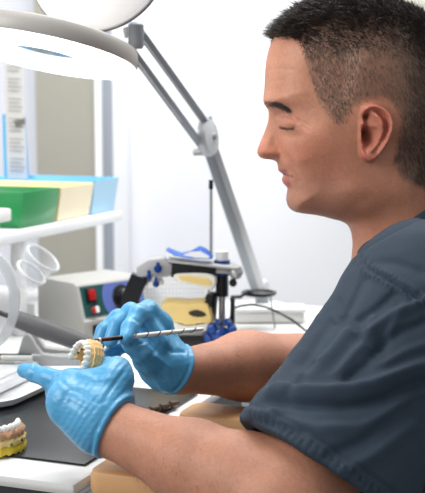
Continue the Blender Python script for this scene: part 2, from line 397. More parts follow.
# clipboard with printed sheets, leaning behind the bins
def pp(px, py, d): return P(px, py, d)
t = thing('clipboard', 'narrow blue clipboard with a grey printed sheet standing behind the bins', 'clipboard', pp(15, 205, 2.16))
def slab(name, m, pts, d, th, parent):
    bm = bmesh.new(); a = [bm.verts.new(pp(x, y, d)) for x, y in pts]; b = [bm.verts.new(pp(x, y, d) + VIEW*th) for x, y in pts]; n = len(a)
    bm.faces.new(a); bm.faces.new(b[::-1])
    for i in range(n): bm.faces.new((a[i], b[i], b[(i+1)%n], a[(i+1)%n]))
    return fin(name, bm, m, parent)
slab('board', M['blue'], [(2, 114), (25, 114), (31, 207), (5, 207)], 2.16, .003, t)
sh = slab('sheet', M['gpaper'], [(4, 55), (22, 60), (29, 204), (8, 204)], 2.158, .0008, t)
k = 0
for y in range(66, 200, 4):
    fx = (y-55)/149; x0 = 4+4*fx+3; x1 = 22+7*fx-2-(k*7 % 5)
    if k % 5 != 2: slab('text_line', M['ink'], [(x0, y), (x1, y+.8), (x1, y+1.7), (x0, y+.9)], 2.157, .0003, sh)
    k += 1
slab('clip', M['clip'], [(14, 121), (25, 118), (25, 123), (16, 127)], 2.155, .006, t)

# clear plastic beakers
def cupT(px, py, d, ax): return axisT(pp(px, py, d), ax)
t = thing('plastic_beaker', 'clear plastic beaker tilted on its holder below the shelf', 'beaker', pp(33, 300, 1.60))
ax = (RIGHT*.62 + Vector((0,0,.75)) - VIEW*.2).normalized()
Tm = cupT(23, 283, 1.60, ax) @ Matrix.Scale(.94, 4)
olathe('beaker_wall', M['clear'], [(.016, 0), (.021, .002), (.026, .05), (.0275, .052), (.0245, .052), (.0195, .004), (.014, .003)], Tm, t)
bm = bmesh.new(); tube(bm, [Tm @ Vector((.0275*math.cos(a), .0275*math.sin(a), .052)) for a in np.linspace(0, 2*math.pi, 33)], .0022, 8, False); fin('rim', bm, M['clear2'], t, smooth=True)
bm = bmesh.new(); tube(bm, [Tm @ Vector((.024*math.cos(a), .024*math.sin(a), .022)) for a in np.linspace(0, 2*math.pi, 33)], .002, 8, False); fin('band', bm, M['frost'], t, smooth=True)
b0 = D(31, 322, DZ)
obox('holder', M['white'], -.022, .022, -.018, .018, .0005, .012, t, T=TR(b0, .3), bevel=.003)
obox('holder_neck', M['white'], -.010, .010, -.012, .012, .011, .034, t, T=TR(b0, .3), bevel=.003)
bc = D(50, 312, DZ)
prop(olathe('bottle_cap', M['black'], [(.008, .0005), (.009, .002), (.009, .010), (.007, .012)], TR(bc)), 'small black cap on the desk behind the instrument box', 'cap')
t = thing('plastic_visor', 'curved clear plastic visor cut off by the photo beside the dark handpiece', 'visor', pp(-4, 345, 1.40))
def arc(cx_, cy_, rx, ry, a0, a1, d, n=26): return [pp(cx_+rx*math.cos(math.radians(a)), cy_-ry*math.sin(math.radians(a)), d) for a in np.linspace(a0, a1, n)]
def ribbon(name, m, pts, w, th, parent):
    bm = bmesh.new(); rows = []
    for i, p in enumerate(pts):
        dd = (pts[min(i+1, len(pts)-1)]-pts[max(i-1, 0)]).normalized(); nrm = dd.cross(VIEW).normalized()
        rows.append([bm.verts.new(p + VIEW*(a*w) + nrm*(b*th)) for a, b in ((-.5,-.5),(.5,-.5),(.5,.5),(-.5,.5))])
    for a, b in zip(rows, rows[1:]):
        for k in range(4): bm.faces.new((a[k], a[(k+1)%4], b[(k+1)%4], b[k]))
    bm.faces.new(rows[0]); bm.faces.new(rows[-1][::-1]); return fin(name, bm, m, parent, smooth=True)
ribbon('shield', M['clear'], arc(-12, 300, 26, 44, -75, 100, 1.40), .06, .0012, t)
ribbon('frame_band', M['clear2'], arc(-12, 300, 27, 45, -75, 100, 1.375), .012, .011, t)
obox('foot', M['frost'], -.02, .02, -.03, .03, .0005, .01, t, T=TR(D(-6, 365, DZ), .2), bevel=.002)

# ================================================================== CONTROL UNIT, HANDPIECE
t = thing('control_unit', 'grey micromotor control box with a teal front panel and violet dial area', 'control unit', (-.88, 1.6, DZ))
ux0, ux1, uy0, uy1 = -.915, -.795, 1.530, 1.662
prof = [(ux0, .006), (ux1, .006), (ux1, .034), (ux1-.004, .036), (ux1-.020, .088), (ux1-.028, .091), (ux0+.01, .091), (ux0, .085)]
bm = bmesh.new(); T0 = Matrix(((1,0,0,0),(0,0,1,0),(0,1,0,DZ),(0,0,0,1)))
prism(bm, [(x, z) for x, z in prof], T0, uy0, uy1)
case_ = fin('casing', bm, M['unit'], t, bevel=.003)
for x in (ux0+.02, ux1-.02):
    for y in (uy0+.02, uy1-.02): olathe('foot', M['black'], [(.007, .0003), (.008, .003), (.008, .0062)], TR((x, y, DZ)), t, 12)
# frame of the sloping front: local x along +Y, local y up the slope, z outwards
o0 = Vector((ux1-.004, uy0, DZ+.036)); up = (Vector((ux1-.020, uy0, DZ+.088))-o0).normalized(); yy = Vector((0,1,0)); nn = yy.cross(up).normalized()
FT = Matrix(((yy.x,up.x,nn.x,o0.x),(yy.y,up.y,nn.y,o0.y),(yy.z,up.z,nn.z,o0.z),(0,0,0,1)))
oprism('panel', M['teal'], [(.006,.004),(.126,.004),(.126,.051),(.006,.051)], FT, .0, .0012, t)
cir = [(.084+.040*math.cos(a), .027+.040*math.sin(a)) for a in np.linspace(math.radians(42), math.radians(318), 30)]
cir = [(x, min(max(y, .004), .051)) for x, y in cir]
oprism('dial_area', M['violet'], cir + [(.126, .004), (.126, .051)], FT, .0012, .002, t)
k = olathe('dial', M['black'], [(.020, .002), (.019, .004), (.013, .005), (.012, .016), (.010, .018)], FT @ Matrix.Translation((.083, .027, 0)), t)
oprism('dial_mark', M['white'], [(-.0012, .004), (.0012, .004), (.0012, .011), (-.0012, .011)], FT @ Matrix.Translation((.083, .027, 0)), .0182, .0188, k)
s = oprism('switch_bezel', M['black'], [(.013,.025),(.033,.025),(.033,.048),(.013,.048)], FT, .0012, .004, t, bevel=.001)
oprism('rocker', M['red'], [(.017,.028),(.029,.028),(.029,.045),(.017,.045)], FT, .004, .0075, s, bevel=.001)
k = olathe('selector_knob', M['redknob'], [(.0055, .0012), (.0055, .009), (.0045, .010)], FT @ Matrix.Translation((.024, .013, 0)), t, 18)
oprism('knob_mark', M['white'], [(-.003,-.005),(.003,-.005),(.003,.005),(-.003,.005)], FT @ Matrix.Translation((.024, .013, 0)), .0101, .011, k)
obox('socket', M['black'], ux1-.001, ux1+.0015, uy0+.016, uy0+.042, DZ+.012, DZ+.027, t)
obox('socket', M['black'], ux1-.001, ux1+.0015, uy0+.072, uy0+.092, DZ+.012, DZ+.027, t)
UR = Matrix.Rotation(math.radians(-25), 3, 'Z'); uc = Vector((ux1, uy0, DZ)); t.rotation_euler.z = math.radians(-25); t.location = uc + UR @ (t.location-uc)
for k in range(0): oprism('panel_text', M['frost'], [(.060+k*.001, .016+k*.018), (.074-k*.003, .016+k*.018), (.074-k*.003, .0175+k*.018), (.060+k*.001, .0175+k*.018)], FT, .0012, .0015, t) if k < 1 else None

t = thing('handpiece', 'thick dark grey rubber-sleeved handpiece lying across a grey cradle', 'handpiece', pp(52, 345, 1.52))
ha, hb = pp(11, 317, 1.545), pp(97, 348, 1.50)
pt = [ha.lerp(hb, f) for f in (0, .02, .25, .45, .47, .7, .88, .95, 1.0)]
otube('sleeve', M['hp'], pt, [.007, .0115, .0128, .0138, .0130, .0128, .0108, .007, .005], t, 24)
otube('nose', M['dsteel'], [hb, hb + (hb-ha).normalized()*.018], [.0045, .0030], t)
otube('cord', M['black'], [ha, ha.lerp(hb, -.25), ha.lerp(hb, -.6)+Vector((0,0,-.02)), Vector((-1.15, 1.40, DZ+.006)), Vector((-1.25, 1.45, DZ+.006))], .0035, t)
t = thing('handpiece_cradle', 'mid grey plastic cradle with two prongs carrying the dark handpiece', 'cradle', D(55, 362, DZ))
bs = D(60, 362, DZ); rz = YAW+.06
CT = TR(bs, rz)
sprof = [(-.062, 0), (.045, 0), (.048, .012), (.0, .014), (-.022, .017), (-.031, .030), (-.036, .040), (-.042, .046), (-.048, .042), (-.058, .012)]
bm = bmesh.new(); prism(bm, sprof, CT @ Matrix(((1,0,0,0),(0,0,1,0),(0,1,0,.0006),(0,0,0,1))), -.030, -.014); fin('prong', bm, M['stand'], t, bevel=.002)
bm = bmesh.new(); prism(bm, sprof, CT @ Matrix(((1,0,0,0),(0,0,1,0),(0,1,0,.0006),(0,0,0,1))), .014, .030); fin('prong', bm, M['stand'], t, bevel=.002)
bm = bmesh.new(); box(bm, -.058, .044, -.0135, .0135, .0006, .010, CT); fin('base', bm, M['stand'], t, bevel=.002)

# ================================================================== BRUSHES, TRAY, SLAB, MODEL
def stick(name, lab, cat, grp, a, b, segs, rest=None):
    t = thing(name, lab, cat, a.lerp(b, .5), grp)
    for nm, m, f0, f1, r0, r1 in segs: otube(nm, M[m], [a.lerp(b, f0), a.lerp(b, f1)], [r0, r1], t, 12)
    return t
zt = DZ+.0068
t = thing('brush_rack', 'flat white glazed rack for brushes at the back of the tray', 'brush rack', D(14, 372, DZ))
RT = TR(D(10, 371, DZ), YAW-.02)
bm = bmesh.new(); box(bm, -.09, .036, -.020, .020, .0006, .010, RT); fin('base', bm, M['ceramic'], t, bevel=.003)
for y in (-.016, -.002, .012):
    bm = bmesh.new(); box(bm, -.085, .030, y-.002, y+.002, .0101, .0125, RT); fin('ridge', bm, M['ceramic'], t, bevel=.0008)
def rackp(x, y, z): return RT @ Vector((x, y, z))
stick('brush', 'dark green lacquered brush, farthest one on the white rack', 'brush', 'brushes on the white rack', rackp(-.09, .016, .0185), rackp(.040, .016, .0185), [('handle', 'dgreen', 0, .9, .0030, .0022), ('tip', 'steel', .9, 1, .0020, .0008)])
stick('brush', 'silver ferrule brush with a brown bristle end, middle one on the rack', 'brush', 'brushes on the white rack', rackp(-.095, .004, .0170), rackp(.030, .004, .0170), [('bristle', 'rust', 0, .66, .0026, .0030), ('ferrule', 'goldb', .4, .66, .0036, .0036), ('handle', 'brushw', .66, 1, .0044, .0040)])
stick('brush', 'thin dark metal carver, nearest of the tools on the white rack', 'dental tool', 'brushes on the white rack', rackp(-.09, -.014, .0150), rackp(.034, -.014, .0150), [('handle', 'dsteel', 0, .8, .0020, .0020), ('tip', 'steel', .8, 1, .0016, .0006)])
t = thing('serving_tray', 'round-cornered white ceramic tray on the black mat under the slab', 'tray', D(-10, 408, DZ))
TT = TR(D(-12, 404, DZ), 0)
tx = D(-12, 404, DZ)
TT = TR((tx.x-.052, 1.218, DZ+.0035), 0)
def rrect(hx, hy, r, n=6):
    o = []
    for sx, sy, a0 in ((1,1,0),(-1,1,90),(-1,-1,180),(1,-1,270)):
        for a in np.linspace(0, 90, n): o.append((sx*(hx-r)+r*math.cos(math.radians(a0+a)), sy*(hy-r)+r*math.sin(math.radians(a0+a))))
    return o
bm = bmesh.new(); rings = []
for (g, z, r) in ((-.012, 0, .03), (-.004, .003, .035), (0, .0105, .04), (-.003, .0115, .038), (-.008, .006, .034), (-.014, .004, .03)):
    rings.append([bm.verts.new(TT @ Vector((x, y, z))) for x, y in rrect(.100+g, .088+g, r)])
for a, b in zip(rings, rings[1:]):
    n = len(a)
    for k in range(n): bm.faces.new((a[k], a[(k+1)%n], b[(k+1)%n], b[k]))
bm.faces.new(rings[0][::-1]); bm.faces.new(rings[-1]); fin('dish', bm, M['ceramic'], t, smooth=True)
t = thing('mixing_slab', 'rectangular white porcelain mixing slab lying in the white tray', 'slab', (tx.x, 1.2, DZ+.012))
ST = TR((tx.x-.052, 1.222, DZ+.0095), 0.04)
obox('block', M['ceramic'], -.075, .058, -.058, .058, 0, .013, t, T=ST, bevel=.002)
obox('raised_face', M['ceramic'], -.070, .050, -.050, .050, .0132, .0152, t, T=ST, bevel=.0008)

# tooth arches
def arch_pt(a, rx, ry): return rx*math.cos(a), ry*math.sin(a)
def tooth(T, w, h, d):
    bm = bmesh.new(); bmesh.ops.create_uvsphere(bm, u_segments=12, v_segments=9, radius=1)
    for v in bm.verts:
        x, y, z = v.co
        k = 1-.22*max(z, 0) if z > 0 else 1-.32*z*z
        v.co = T @ Vector((x*w*k*(1 if abs(x) < .8 else .98), y*d*k, z*h))
    return bm
def arch_base(name, m, T, rx, ry, wid, z0, z1, parent, a0=-.35, a1=math.pi+.35, n=40, wob=0.0008, fill=False):
    bm = bmesh.new(); rows = []
    for i, a in enumerate(np.linspace(a0, a1, n)):
        w1 = wid*(1+.08*math.sin(i*1.7)); c, s = math.cos(a), math.sin(a)
        def q(r_, z): return bm.verts.new(T @ Vector(((rx+r_)*c, (ry+r_)*s, z + wob*math.sin(i*2.3+r_*900))))
        rows.append([q(-w1, z0), q(w1, z0), q(w1*1.05, z0*.5+z1*.5), q(w1*.75, z1), q(-w1*.75, z1), q(-w1*1.05, z0*.5+z1*.5)])
    for a, b in zip(rows, rows[1:]):
        for k in range(6): bm.faces.new((a[k], a[(k+1)%6], b[(k+1)%6], b[k]))
    bm.faces.new(rows[0]); bm.faces.new(rows[-1][::-1]); return fin(name, bm, m, parent, smooth=True)
t = thing('dental_model', 'plaster jaw model with white teeth and yellow base standing on the black mat', 'dental model', (-.63, 1.03, DZ+.003))
mc = D(-3, 451, DZ); MT = TR((mc.x, mc.y, DZ+.0035), math.radians(200))
MB = MT
arch_base('plaster_base', M['yellow'], MB, .0215, .024, .0085, 0, .009, t)
arch_base('stone', M['plaster'], MB, .0210, .0235, .0088, .0092, .017, t)
arch_base('gum', M['gum'], MB, .0212, .0237, .0078, .017, .0240, t, wob=.0014)
for i, a in enumerate(np.linspace(-.25, math.pi+.25, 13)):
    x, y = arch_pt(a, .0222, .0247)
    T2 = MB @ Matrix.Translation((x, y, .0250)) @ Matrix.Rotation(a+math.pi/2, 4, 'Z')
    fin('tooth', tooth(T2, .0054 if 2 < i < 10 else .0062, .0056, .0040), M['tooth'], t, smooth=True)
for i, a in enumerate((.2, .9, 1.5, 2.3, 2.8)):
    x, y = arch_pt(a, .0300, .0325)
    olathe('bead', M['green2'] if i % 2 else M['rust'], [(.001, -.0012), (.0018, 0), (.001, .0012)], MB @ Matrix.Translation((x, y, .008+.001*i)), t, 8)

# ================================================================== ARTICULATOR
AD = 1.71
def ap(px, py, dd=0): return pp(px, py, AD+dd)
t = thing('dental_articulator', 'black and steel dental articulator with cobalt blue screws on the desk', 'articulator', D(205, 345, DZ))
def cyl(name, m, px, py0, py1, r0, r1=None, dd=0, parent=t, n=18):
    a, b = ap(px, py0, dd), ap(px, py1, dd); b = Vector((a.x, a.y, b.z)); return otube(name, M[m], [a, b], [r0, r1 or r0], parent, n)
def hbar(name, m, x0, y0, x1, y1, w, h, dd0=0, dd1=0, parent=t, bevel=.001):
    bm = bmesh.new(); bar(bm, ap(x0, y0, dd0), ap(x1, y1, dd1), w, h); return fin(name, bm, M[m], parent, bevel=bevel)
def pz(px, z, dd=0):      # point over px at height z above the desk
    p = ap(px, 300, dd); return Vector((p.x, p.y, DZ+z))
bm = bmesh.new(); bar(bm, pz(150, .010), pz(236, .010), .075, .019); fin('lower_frame', bm, M['black'], t, bevel=.003)
bm = bmesh.new(); bar(bm, pz(152, .024), pz(207, .024), .060, .009); fin('mounting_plate', bm, M['dsteel'], t, bevel=.001)
cyl('column', 'steel', 222, 342, 266, .0052)
cyl('sleeve', 'black', 222, 296, 266, .0098)
cyl('collar', 'bluep', 222, 275, 260, .0125)
cyl('cap', 'frost', 222, 263, 251, .0100, .0098)
hbar('rear_post', 'black', 210, 333, 213, 292, .016, .012)
hbar('rear_post', 'black', 232.5, 333, 232.5, 297, .006, .006)
for x, y, r in ((212, 330, .009), (222, 336, .012), (232, 331, .008), (228, 324, .006), (208, 339, .008), (218, 324, .005)):
    a = ap(x, y, -.046+.0012*(x%5)); k = otube('knob', M['bluep'], [a, a+VIEW*.003, a+VIEW*.018], [r*.55, r*.9, r], t, 10)
bm = bmesh.new(); bar(bm, pz(208, .022, -.03), pz(236, .022, -.03), .02, .016); fin('hinge_block', bm, M['bluep'], t, bevel=.004)
hbar('upper_frame', 'black', 172, 268, 216, 271, .055, .020)
hbar('upper_plate', 'stand', 169, 258.5, 236, 266, .062, .0035)
hbar('lateral_bolt', 'dsteel', 204, 269, 237, 271, .010, .009, -.02, -.02)
a = ap(236, 272, -.02); olathe('end_ball', M['dsteel'], [(.002,-.011),(.008,-.008),(.011,0),(.008,.008),(.002,.011)], TR(a), t, 16)
for x, y in ((233, 283), (209, 298), (208, 304)):
    a = ap(x, y, -.03); otube('set_screw', M['black'], [a, a+VIEW*.016], [.006, .005], t, 10)
otube('incisal_rod', M['dsteel'], [ap(211, 256, .03), ap(211, 187, .03)], .0022, t, 10)
otube('rod_tip', M['black'], [ap(211, 189, .03), ap(211, 180, .03)], .0034, t, 10)
otube('link_rod', M['steel'], [ap(209, 300, -.01), ap(209, 284, -.01)], .0018, t, 8)
hbar('front_arm', 'dsteel', 163, 271, 178, 270, .030, .013)
bm = bmesh.new(); prism(bm, [(-.030,-.008),(.016,-.010),(.030,.004),(.010,.020),(-.012,.017),(-.030,.006)], axisT(ap(157, 270, -.015), -VIEW, RIGHT), -.012, .010); fin('front_block', bm, M['stand'], t, bevel=.003)
hbar('jaw_clamp', 'dsteel', 146, 268, 149, 284, .018, .010)
hbar('jaw_clamp', 'frost', 149, 285, 163, 280, .018, .010, -.01, -.01)
for x, y, r in ((158, 269, .0062), (156, 284, .0050), (149, 277, .0040)):
    a = ap(x, y, -.036); k = otube('blue_screw', M['bluep'], [a, a+VIEW*.012], [r, r*.9], t, 12); otube('screw_neck', M['bluep'], [a+Vector((0,0,-.004)), a+Vector((0,0,.010))], [.0028, .0028], k, 8)
ribbon('front_leg', M['black'], [ap(x, y, -.01) for x, y in ((140, 276), (137, 283), (133, 292), (130, 302), (128, 315), (128, 333), (131, 343))], .022, .026, t)
hbar('leg_joint', 'steel', 137, 284, 143, 272, .014, .009, -.012, -.012)
hbar('leg_foot', 'black', 126, 343, 160, 345, .03, .010)
# plaster parts held in it stay things of their own
def blob_prism(name, m, poly, d, th, parent, wob=.0006):
    bm = bmesh.new(); T = Matrix.Identity(4); poly = spline(poly, 4); n = len(poly); rings = []
    for f, sc in ((0, .90), (.12, 1.0), (.88, 1.0), (1, .90)):
        c = np.mean(poly, axis=0); rings.append([bm.verts.new(pp(c[0]+(x-c[0])*sc, c[1]+(y-c[1])*sc, d)+VIEW*(f*th)+Vector((0,0,wob*math.sin(i*3.1)))) for i, (x, y) in enumerate(poly)])
    for a, b in zip(rings, rings[1:]):
        for k in range(n): bm.faces.new((a[k], a[(k+1)%n], b[(k+1)%n], b[k]))
    bm.faces.new(rings[0][::-1]); bm.faces.new(rings[-1]); return fin(name, bm, m, parent, smooth=True)
u = thing('upper_cast', 'white and yellow plaster cast fixed under the upper articulator arm', 'plaster cast', ap(194, 285))
blob_prism('white_plaster', M['plasterw'], [(176,274),(214,275),(213,290),(200,287),(186,284),(176,282)], AD-.032, .05, u)
blob_prism('yellow_plaster', M['plaster'], [(179,275.5),(197,277),(211,280),(211,286),(196,284),(180,280)], AD-.034, .04, u)
u = thing('lower_cast', 'yellow plaster cast with a dark hollow on the lower articulator plate', 'plaster cast', ap(188, 330))
blob_prism('yellow_plaster', M['plaster'], [(162,305),(172,303),(190,304),(205,303),(210,307),(213,323),(202,324),(186,326),(164,318)], AD-.034, .055, u)
blob_prism('white_plaster', M['plasterw'], [(166,319),(186,326),(213,323),(214,330),(190,332),(164,330)], AD-.032, .055, u)
blob_prism('hollow', M['hole'], [(189,312),(197,310),(205,313),(205,316),(197,317),(190,315)], AD-.0352, .002, u)
# blue articulating paper
u = thing('articulating_paper', 'curled sheet of blue articulating paper on top of the articulator', 'paper', ap(188, 258))
bm = bmesh.new(); top = []; bot = []
N1, N2 = 16, 8
def papz(i, j):
    a, b = i/N1, j/N2; x = 166+46*a
    yt = np.interp(x, [166,172,180,189,199,206,212], [247,249.5,252.5,251,245.5,249,256]); yb = np.interp(x, [166,175,190,212], [250,255.5,258,258.6])
    return ap(x+1.5*b, yb+(yt-yb)*b, -.030+.040*b)
g = [[bm.verts.new(papz(i, j)) for j in range(N2+1)] for i in range(N1+1)]
for i in range(N1):
    for j in range(N2): bm.faces.new((g[i][j], g[i+1][j], g[i+1][j+1], g[i][j+1]))
o = fin('blue_sheet', bm, M['bluepaper'], u, smooth=True); s_ = o.modifiers.new('s', 'SOLIDIFY'); s_.thickness = .0008
slab2 = [(183, 255.0), (190, 252.0), (200, 251.0), (209, 256), (209, 258.2), (196, 257.8)]
bm = bmesh.new(); a = [bm.verts.new(ap(x, y, -.0325)) for x, y in slab2]; b = [bm.verts.new(ap(x, y, -.0318)) for x, y in slab2]; n = len(a)
bm.faces.new(a); bm.faces.new(b[::-1])
for i in range(n): bm.faces.new((a[i], b[i], b[(i+1)%n], a[(i+1)%n]))
fin('white_label', bm, M['paper'], u)

# gridded white box behind
u = thing('white_carton', 'white carton with a fine square grid standing behind the articulator', 'carton', D(172, 330, DZ))
g0 = pz(140, 0, .13); g1 = pz(206, 0, .13)
dirx = (g1-g0).normalized(); Lx = (g1-g0).length; back = Vector((-dirx.y, dirx.x, 0))
GT = Matrix(((dirx.x, back.x, 0, g0.x), (dirx.y, back.y, 0, g0.y), (0, 0, 1, DZ+.0005), (0,0,0,1)))
obox('box_body', M['paper'], 0, Lx, 0, .05, 0, .094, u, T=GT, bevel=.001)
bm = bmesh.new()
for k in range(1, 18): box(bm, k*Lx/18-.0003, k*Lx/18+.0003, -.0006, -.0001, .002, .092, GT)
for k in range(1, 13): box(bm, .001, Lx-.001, -.0006, -.0001, k*.0072-.0003, k*.0072+.0003, GT)
fin('printed_grid', bm, M['gridl'], u)

# ================================================================== MAGNIFIER LAMP
t = thing('magnifier_lamp', 'lit ring magnifier lamp on a silver jointed arm clamped at the desk', 'lamp', D(262, 309, DZ))
LC = pp(45, 53, 1.47)
th = math.radians(9); rl = math.radians(10.5)
e1 = (RIGHT*math.cos(rl) - Vector((0,0,1))*math.sin(rl)).normalized()
e2 = (VIEW*math.cos(th) - Vector((0,0,1))*math.sin(th)).normalized()
nu = e1.cross(e2).normalized(); 
if nu.z < 0: nu = -nu
LT = axisT(LC, nu, e1)
hd = olathe('lamp_head', M['ring'], [(.106, .004), (.114, .001), (.1165, .0005), (.118, .004), (.1165, .017), (.113, .023), (.104, .026), (.080, .028), (.074, .026), (.074, .021), (.104, .019)], LT, t, 72)
bm = bmesh.new()
r0 = [(.050, .002), (.056, -.005), (.108, -.006), (.1150, -.002), (.1140, .0035), (.054, .006)]
rr = [[bm.verts.new(LT @ Vector((r*math.cos(a), r*math.sin(a), z))) for r, z in r0] for a in np.linspace(0, 2*math.pi, 72, endpoint=False)]
for i in range(72):
    a, b = rr[i], rr[(i+1) % 72]
    for k in range(6): bm.faces.new((a[k], a[(k+1)%6], b[(k+1)%6], b[k]))
fin('light_tube', bm, M['glow'], hd, smooth=True)
olathe('lens', M['lens'], [(.001, .002), (.052, .0015), (.052, .004), (.001, .010)], LT, hd, 48)
for a in (-95, -28):
    c_ = LT @ Vector((.110*math.cos(math.radians(a)), .110*math.sin(math.radians(a)), -.001))
    olathe('lens_clip', M['white'], [(.0035, -.003), (.0035, .002)], axisT(c_ , nu), hd, 12)
# raised cover
LL = pp(98, -30, 1.485); ln = (-VIEW + Vector((0,0,1))*.42 - RIGHT*.22).normalized()
CTm = axisT(LL, ln, RIGHT)
cov = olathe('cover', M['lid'], [(.084, -.003), (.0865, -.001), (.0865, .003), (.080, .007), (.05, .013), (.001, .016)], CTm, t, 64, sy=.98)
bm = bmesh.new(); tube(bm, [CTm @ Vector((.0868*math.cos(a), .0868*math.sin(a)*.98, -.002)) for a in np.linspace(0, 2*math.pi, 65)], .0016, 8, False); fin('cover_rim', bm, M['edge'], cov, smooth=True)
hj = pp(136, 36, 1.475)
olathe('swivel', M['silver'], [(.008, -.016), (.010, -.012), (.010, .014), (.007, .017)], TR(hj), t, 20)
bm = bmesh.new(); bar(bm, pp(124, 33, 1.475), pp(140, 30, 1.48), .014, .014); fin('hinge', bm, M['silver2'], t, bevel=.002)
# upper arm: two square bars; lower arm: two bars
def armbar(nm, m, a, b, w, h, par=t):
    bm = bmesh.new(); bar(bm, a, b, w, h, hint=-VIEW); return fin(nm, bm, M[m], par, bevel=.0012)
armbar('upper_bar', 'silver', pp(141, 33, 1.49), pp(211, 130, 1.74), .011, .013)
armbar('upper_bar', 'silver', pp(134, 54, 1.47), pp(206, 152, 1.73), .011, .013)
armbar('bar_ridge', 'silver2', pp(144, 42, 1.482), pp(208, 131, 1.73), .003, .004)
armbar('bar_ridge', 'silver2', pp(136, 60, 1.462), pp(203, 150, 1.72), .003, .004)
armbar('lower_bar', 'silver', pp(208, 150, 1.74), pp(256, 292, 1.985), .014, .016)
armbar('lower_bar', 'silver2', pp(213, 146, 1.74), pp(262, 290, 1.985), .014, .016)
ej = pp(209, 137, 1.715); en = (RIGHT*.90 - VIEW*.38 + Vector((0,0,.12))).normalized()
k = olathe('elbow_disc', M['silver2'], [(.020, -.010), (.0285, -.006), (.0290, 0), (.026, .005), (.010, .008), (.001, .0085)], axisT(ej, en), t, 40)
olathe('elbow_bolt', M['dsteel'], [(.005, .0075), (.005, .011), (.003, .012)], axisT(ej, en), k, 14)
olathe('elbow_pin', M['dsteel'], [(.005, -.008), (.006, .008)], axisT(pp(206, 121, 1.72), en), t, 14)
olathe('elbow_pin', M['dsteel'], [(.005, -.008), (.006, .008)], axisT(pp(199, 152, 1.72), en), t, 14)
bj = pp(262, 288, 1.985)
olathe('base_joint', M['silver2'], [(.012, -.010), (.016, -.006), (.016, .006), (.012, .010)], axisT(bj, en), t, 28)
lb = D(262, 311, DZ); bz = bj.z
olathe('base_post', M['silver'], [(.012, .010), (.012, max(.02, bz-DZ-.012))], TR((bj.x, bj.y, DZ)), t, 20)
olathe('clamp_plate', M['frost'], [(.050, .0005), (.052, .004), (.052, .010), (.048, .013), (.020, .014)], TR((bj.x-.005, bj.y, DZ)), t, 36)

# black hook plate, cable, small white box behind
t = thing('instrument_holder', 'round black plate holder on a bent arm in front of the lamp foot', 'holder', D(262, 325, DZ))
hc = pp(259, 293.5, 1.835)
olathe('plate', M['black'], [(.026, -.002), (.0285, 0), (.0285, .003), (.024, .0035), (.022, .001)], TR(hc), t, 32)
otube('arm', M['black'], [pp(232, 297, 1.78), pp(240, 297, 1.80), pp(247, 292, 1.81), pp(252, 293, 1.825)], .0028, t)
otube('stem', M['dsteel'], [hc + RIGHT*.018 + Vector((0,0,-.002)), Vector((hc.x, hc.y, DZ+.001)) + RIGHT*.026], .0014, t)
otube('upright', M['black'], [pp(233, 298, 1.78), Vector((pp(233, 298, 1.78).x, pp(233, 298, 1.78).y, DZ+.001))], .0034, t)
prop(otube('power_cable', M['black'], [D(228, 336, DZ+.003), pp(232, 309, 1.80), pp(240, 306, 1.82), pp(252, 304.5, 1.83), pp(266, 307, 1.82), pp(280, 313, 1.79), pp(292, 320, 1.78), D(310, 334, DZ+.003), D(326, 338, DZ+.003)], .0019), 'thin black cable arching in front of the lamp foot', 'cable')
t = thing('white_box', 'low white box with a rounded lid lying under the black cable', 'box', D(262, 326, DZ))
BT = TR(D(268, 321.5, DZ), YAW)
obox('body', M['frost'], -.055, .06, -.02, .025, .0006, .018, t, T=BT, bevel=.003)
obox('lid', M['white'], -.058, .063, -.023, .028, .0185, .026, t, T=BT, bevel=.003)
t = thing('dark_pliers', 'black-handled pliers lying beside the articulator base', 'pliers', D(252, 335, DZ))
otube('handle', M['black'], [D(238, 336, DZ+.004), D(256, 333, DZ+.006), D(275, 338, DZ+.004)], .0035, t)
otube('handle', M['black'], [D(238, 341, DZ+.004), D(256, 343, DZ+.005), D(275, 341, DZ+.004)], .0035, t)
olathe('pivot', M['steel'], [(.006, 0), (.006, .008), (.003, .009)], TR(D(238, 339, DZ)), t, 14)
# bits in the gap between the forearms
t = thing('wax_carver', 'dark wax carver lying on the desk edge between the forearms', 'dental tool', D(205, 421, DZ))
otube('shaft', M['dsteel'], [(-.545, 1.165, DZ+.0057), (-.520, 1.235, DZ+.0057)], .0025, t)
for i in range(4): otube('coil', M['brown'], [(-.541+i*.006, 1.178+.015*i, DZ+.008), (-.536+i*.006, 1.190+.015*i, DZ+.008)], [.0042, .0028], t, 8)
# ================================================================== THE MAN
HD = 1.25                                # distance of the head's middle plane
man = thing('person', 'dark-haired man in slate blue scrubs and blue gloves, seated, painting teeth with a brush', 'person', C(.34, 1.25, .44-ZC))
def headmap(px, py, t=0):                # a point seen in the photo, on the head's side t px off the middle plane, in head-plane px
    k = 1 - t*.00087
    return CX + (px-CX)*k, 105 + (py-105)*k

FACE = [(275,35),(269.5,47),(266.3,60),(265,75),(264.4,88),(263.2,99),(264.6,105),(268.5,110),(271.5,117),(274,128),(276.5,142),(278,155),(279.5,164),(283,172),(284.5,180),(287.5,187.5),(286.8,194),(286.3,200),(288.3,206.5),(293,210.8),(301,213),(317,215),(331,218.5),(342,221.5),(349.5,228),(353,244),(357,300),(440,305),(447,270),(448,225),(449,200),(456,165),(461,130),(461,92),(452,50),(430,22),(400,6),(350,-3),(310,6),(289,20)]
NOSE = [(270.5,111),(267.5,123),(264.0,133),(260.2,142),(257.4,149.5),(257.3,153.5),(259.6,157),(264.5,159),(271,159.5),(279,162),(290,163),(294,150),(288,128),(282,112),(276,108)]
LIPU = [(279,160),(278.0,167),(278.6,170.8),(282,173.2),(286,174.6),(292,176.2),(299,177),(299,168),(290,160)]
LIPL = [(286,175.6),(282.6,177),(281.8,180),(283.6,183.6),(287.5,187),(294,187),(300,178.5),(292,177.0)]
fs = spline(FACE, 4)
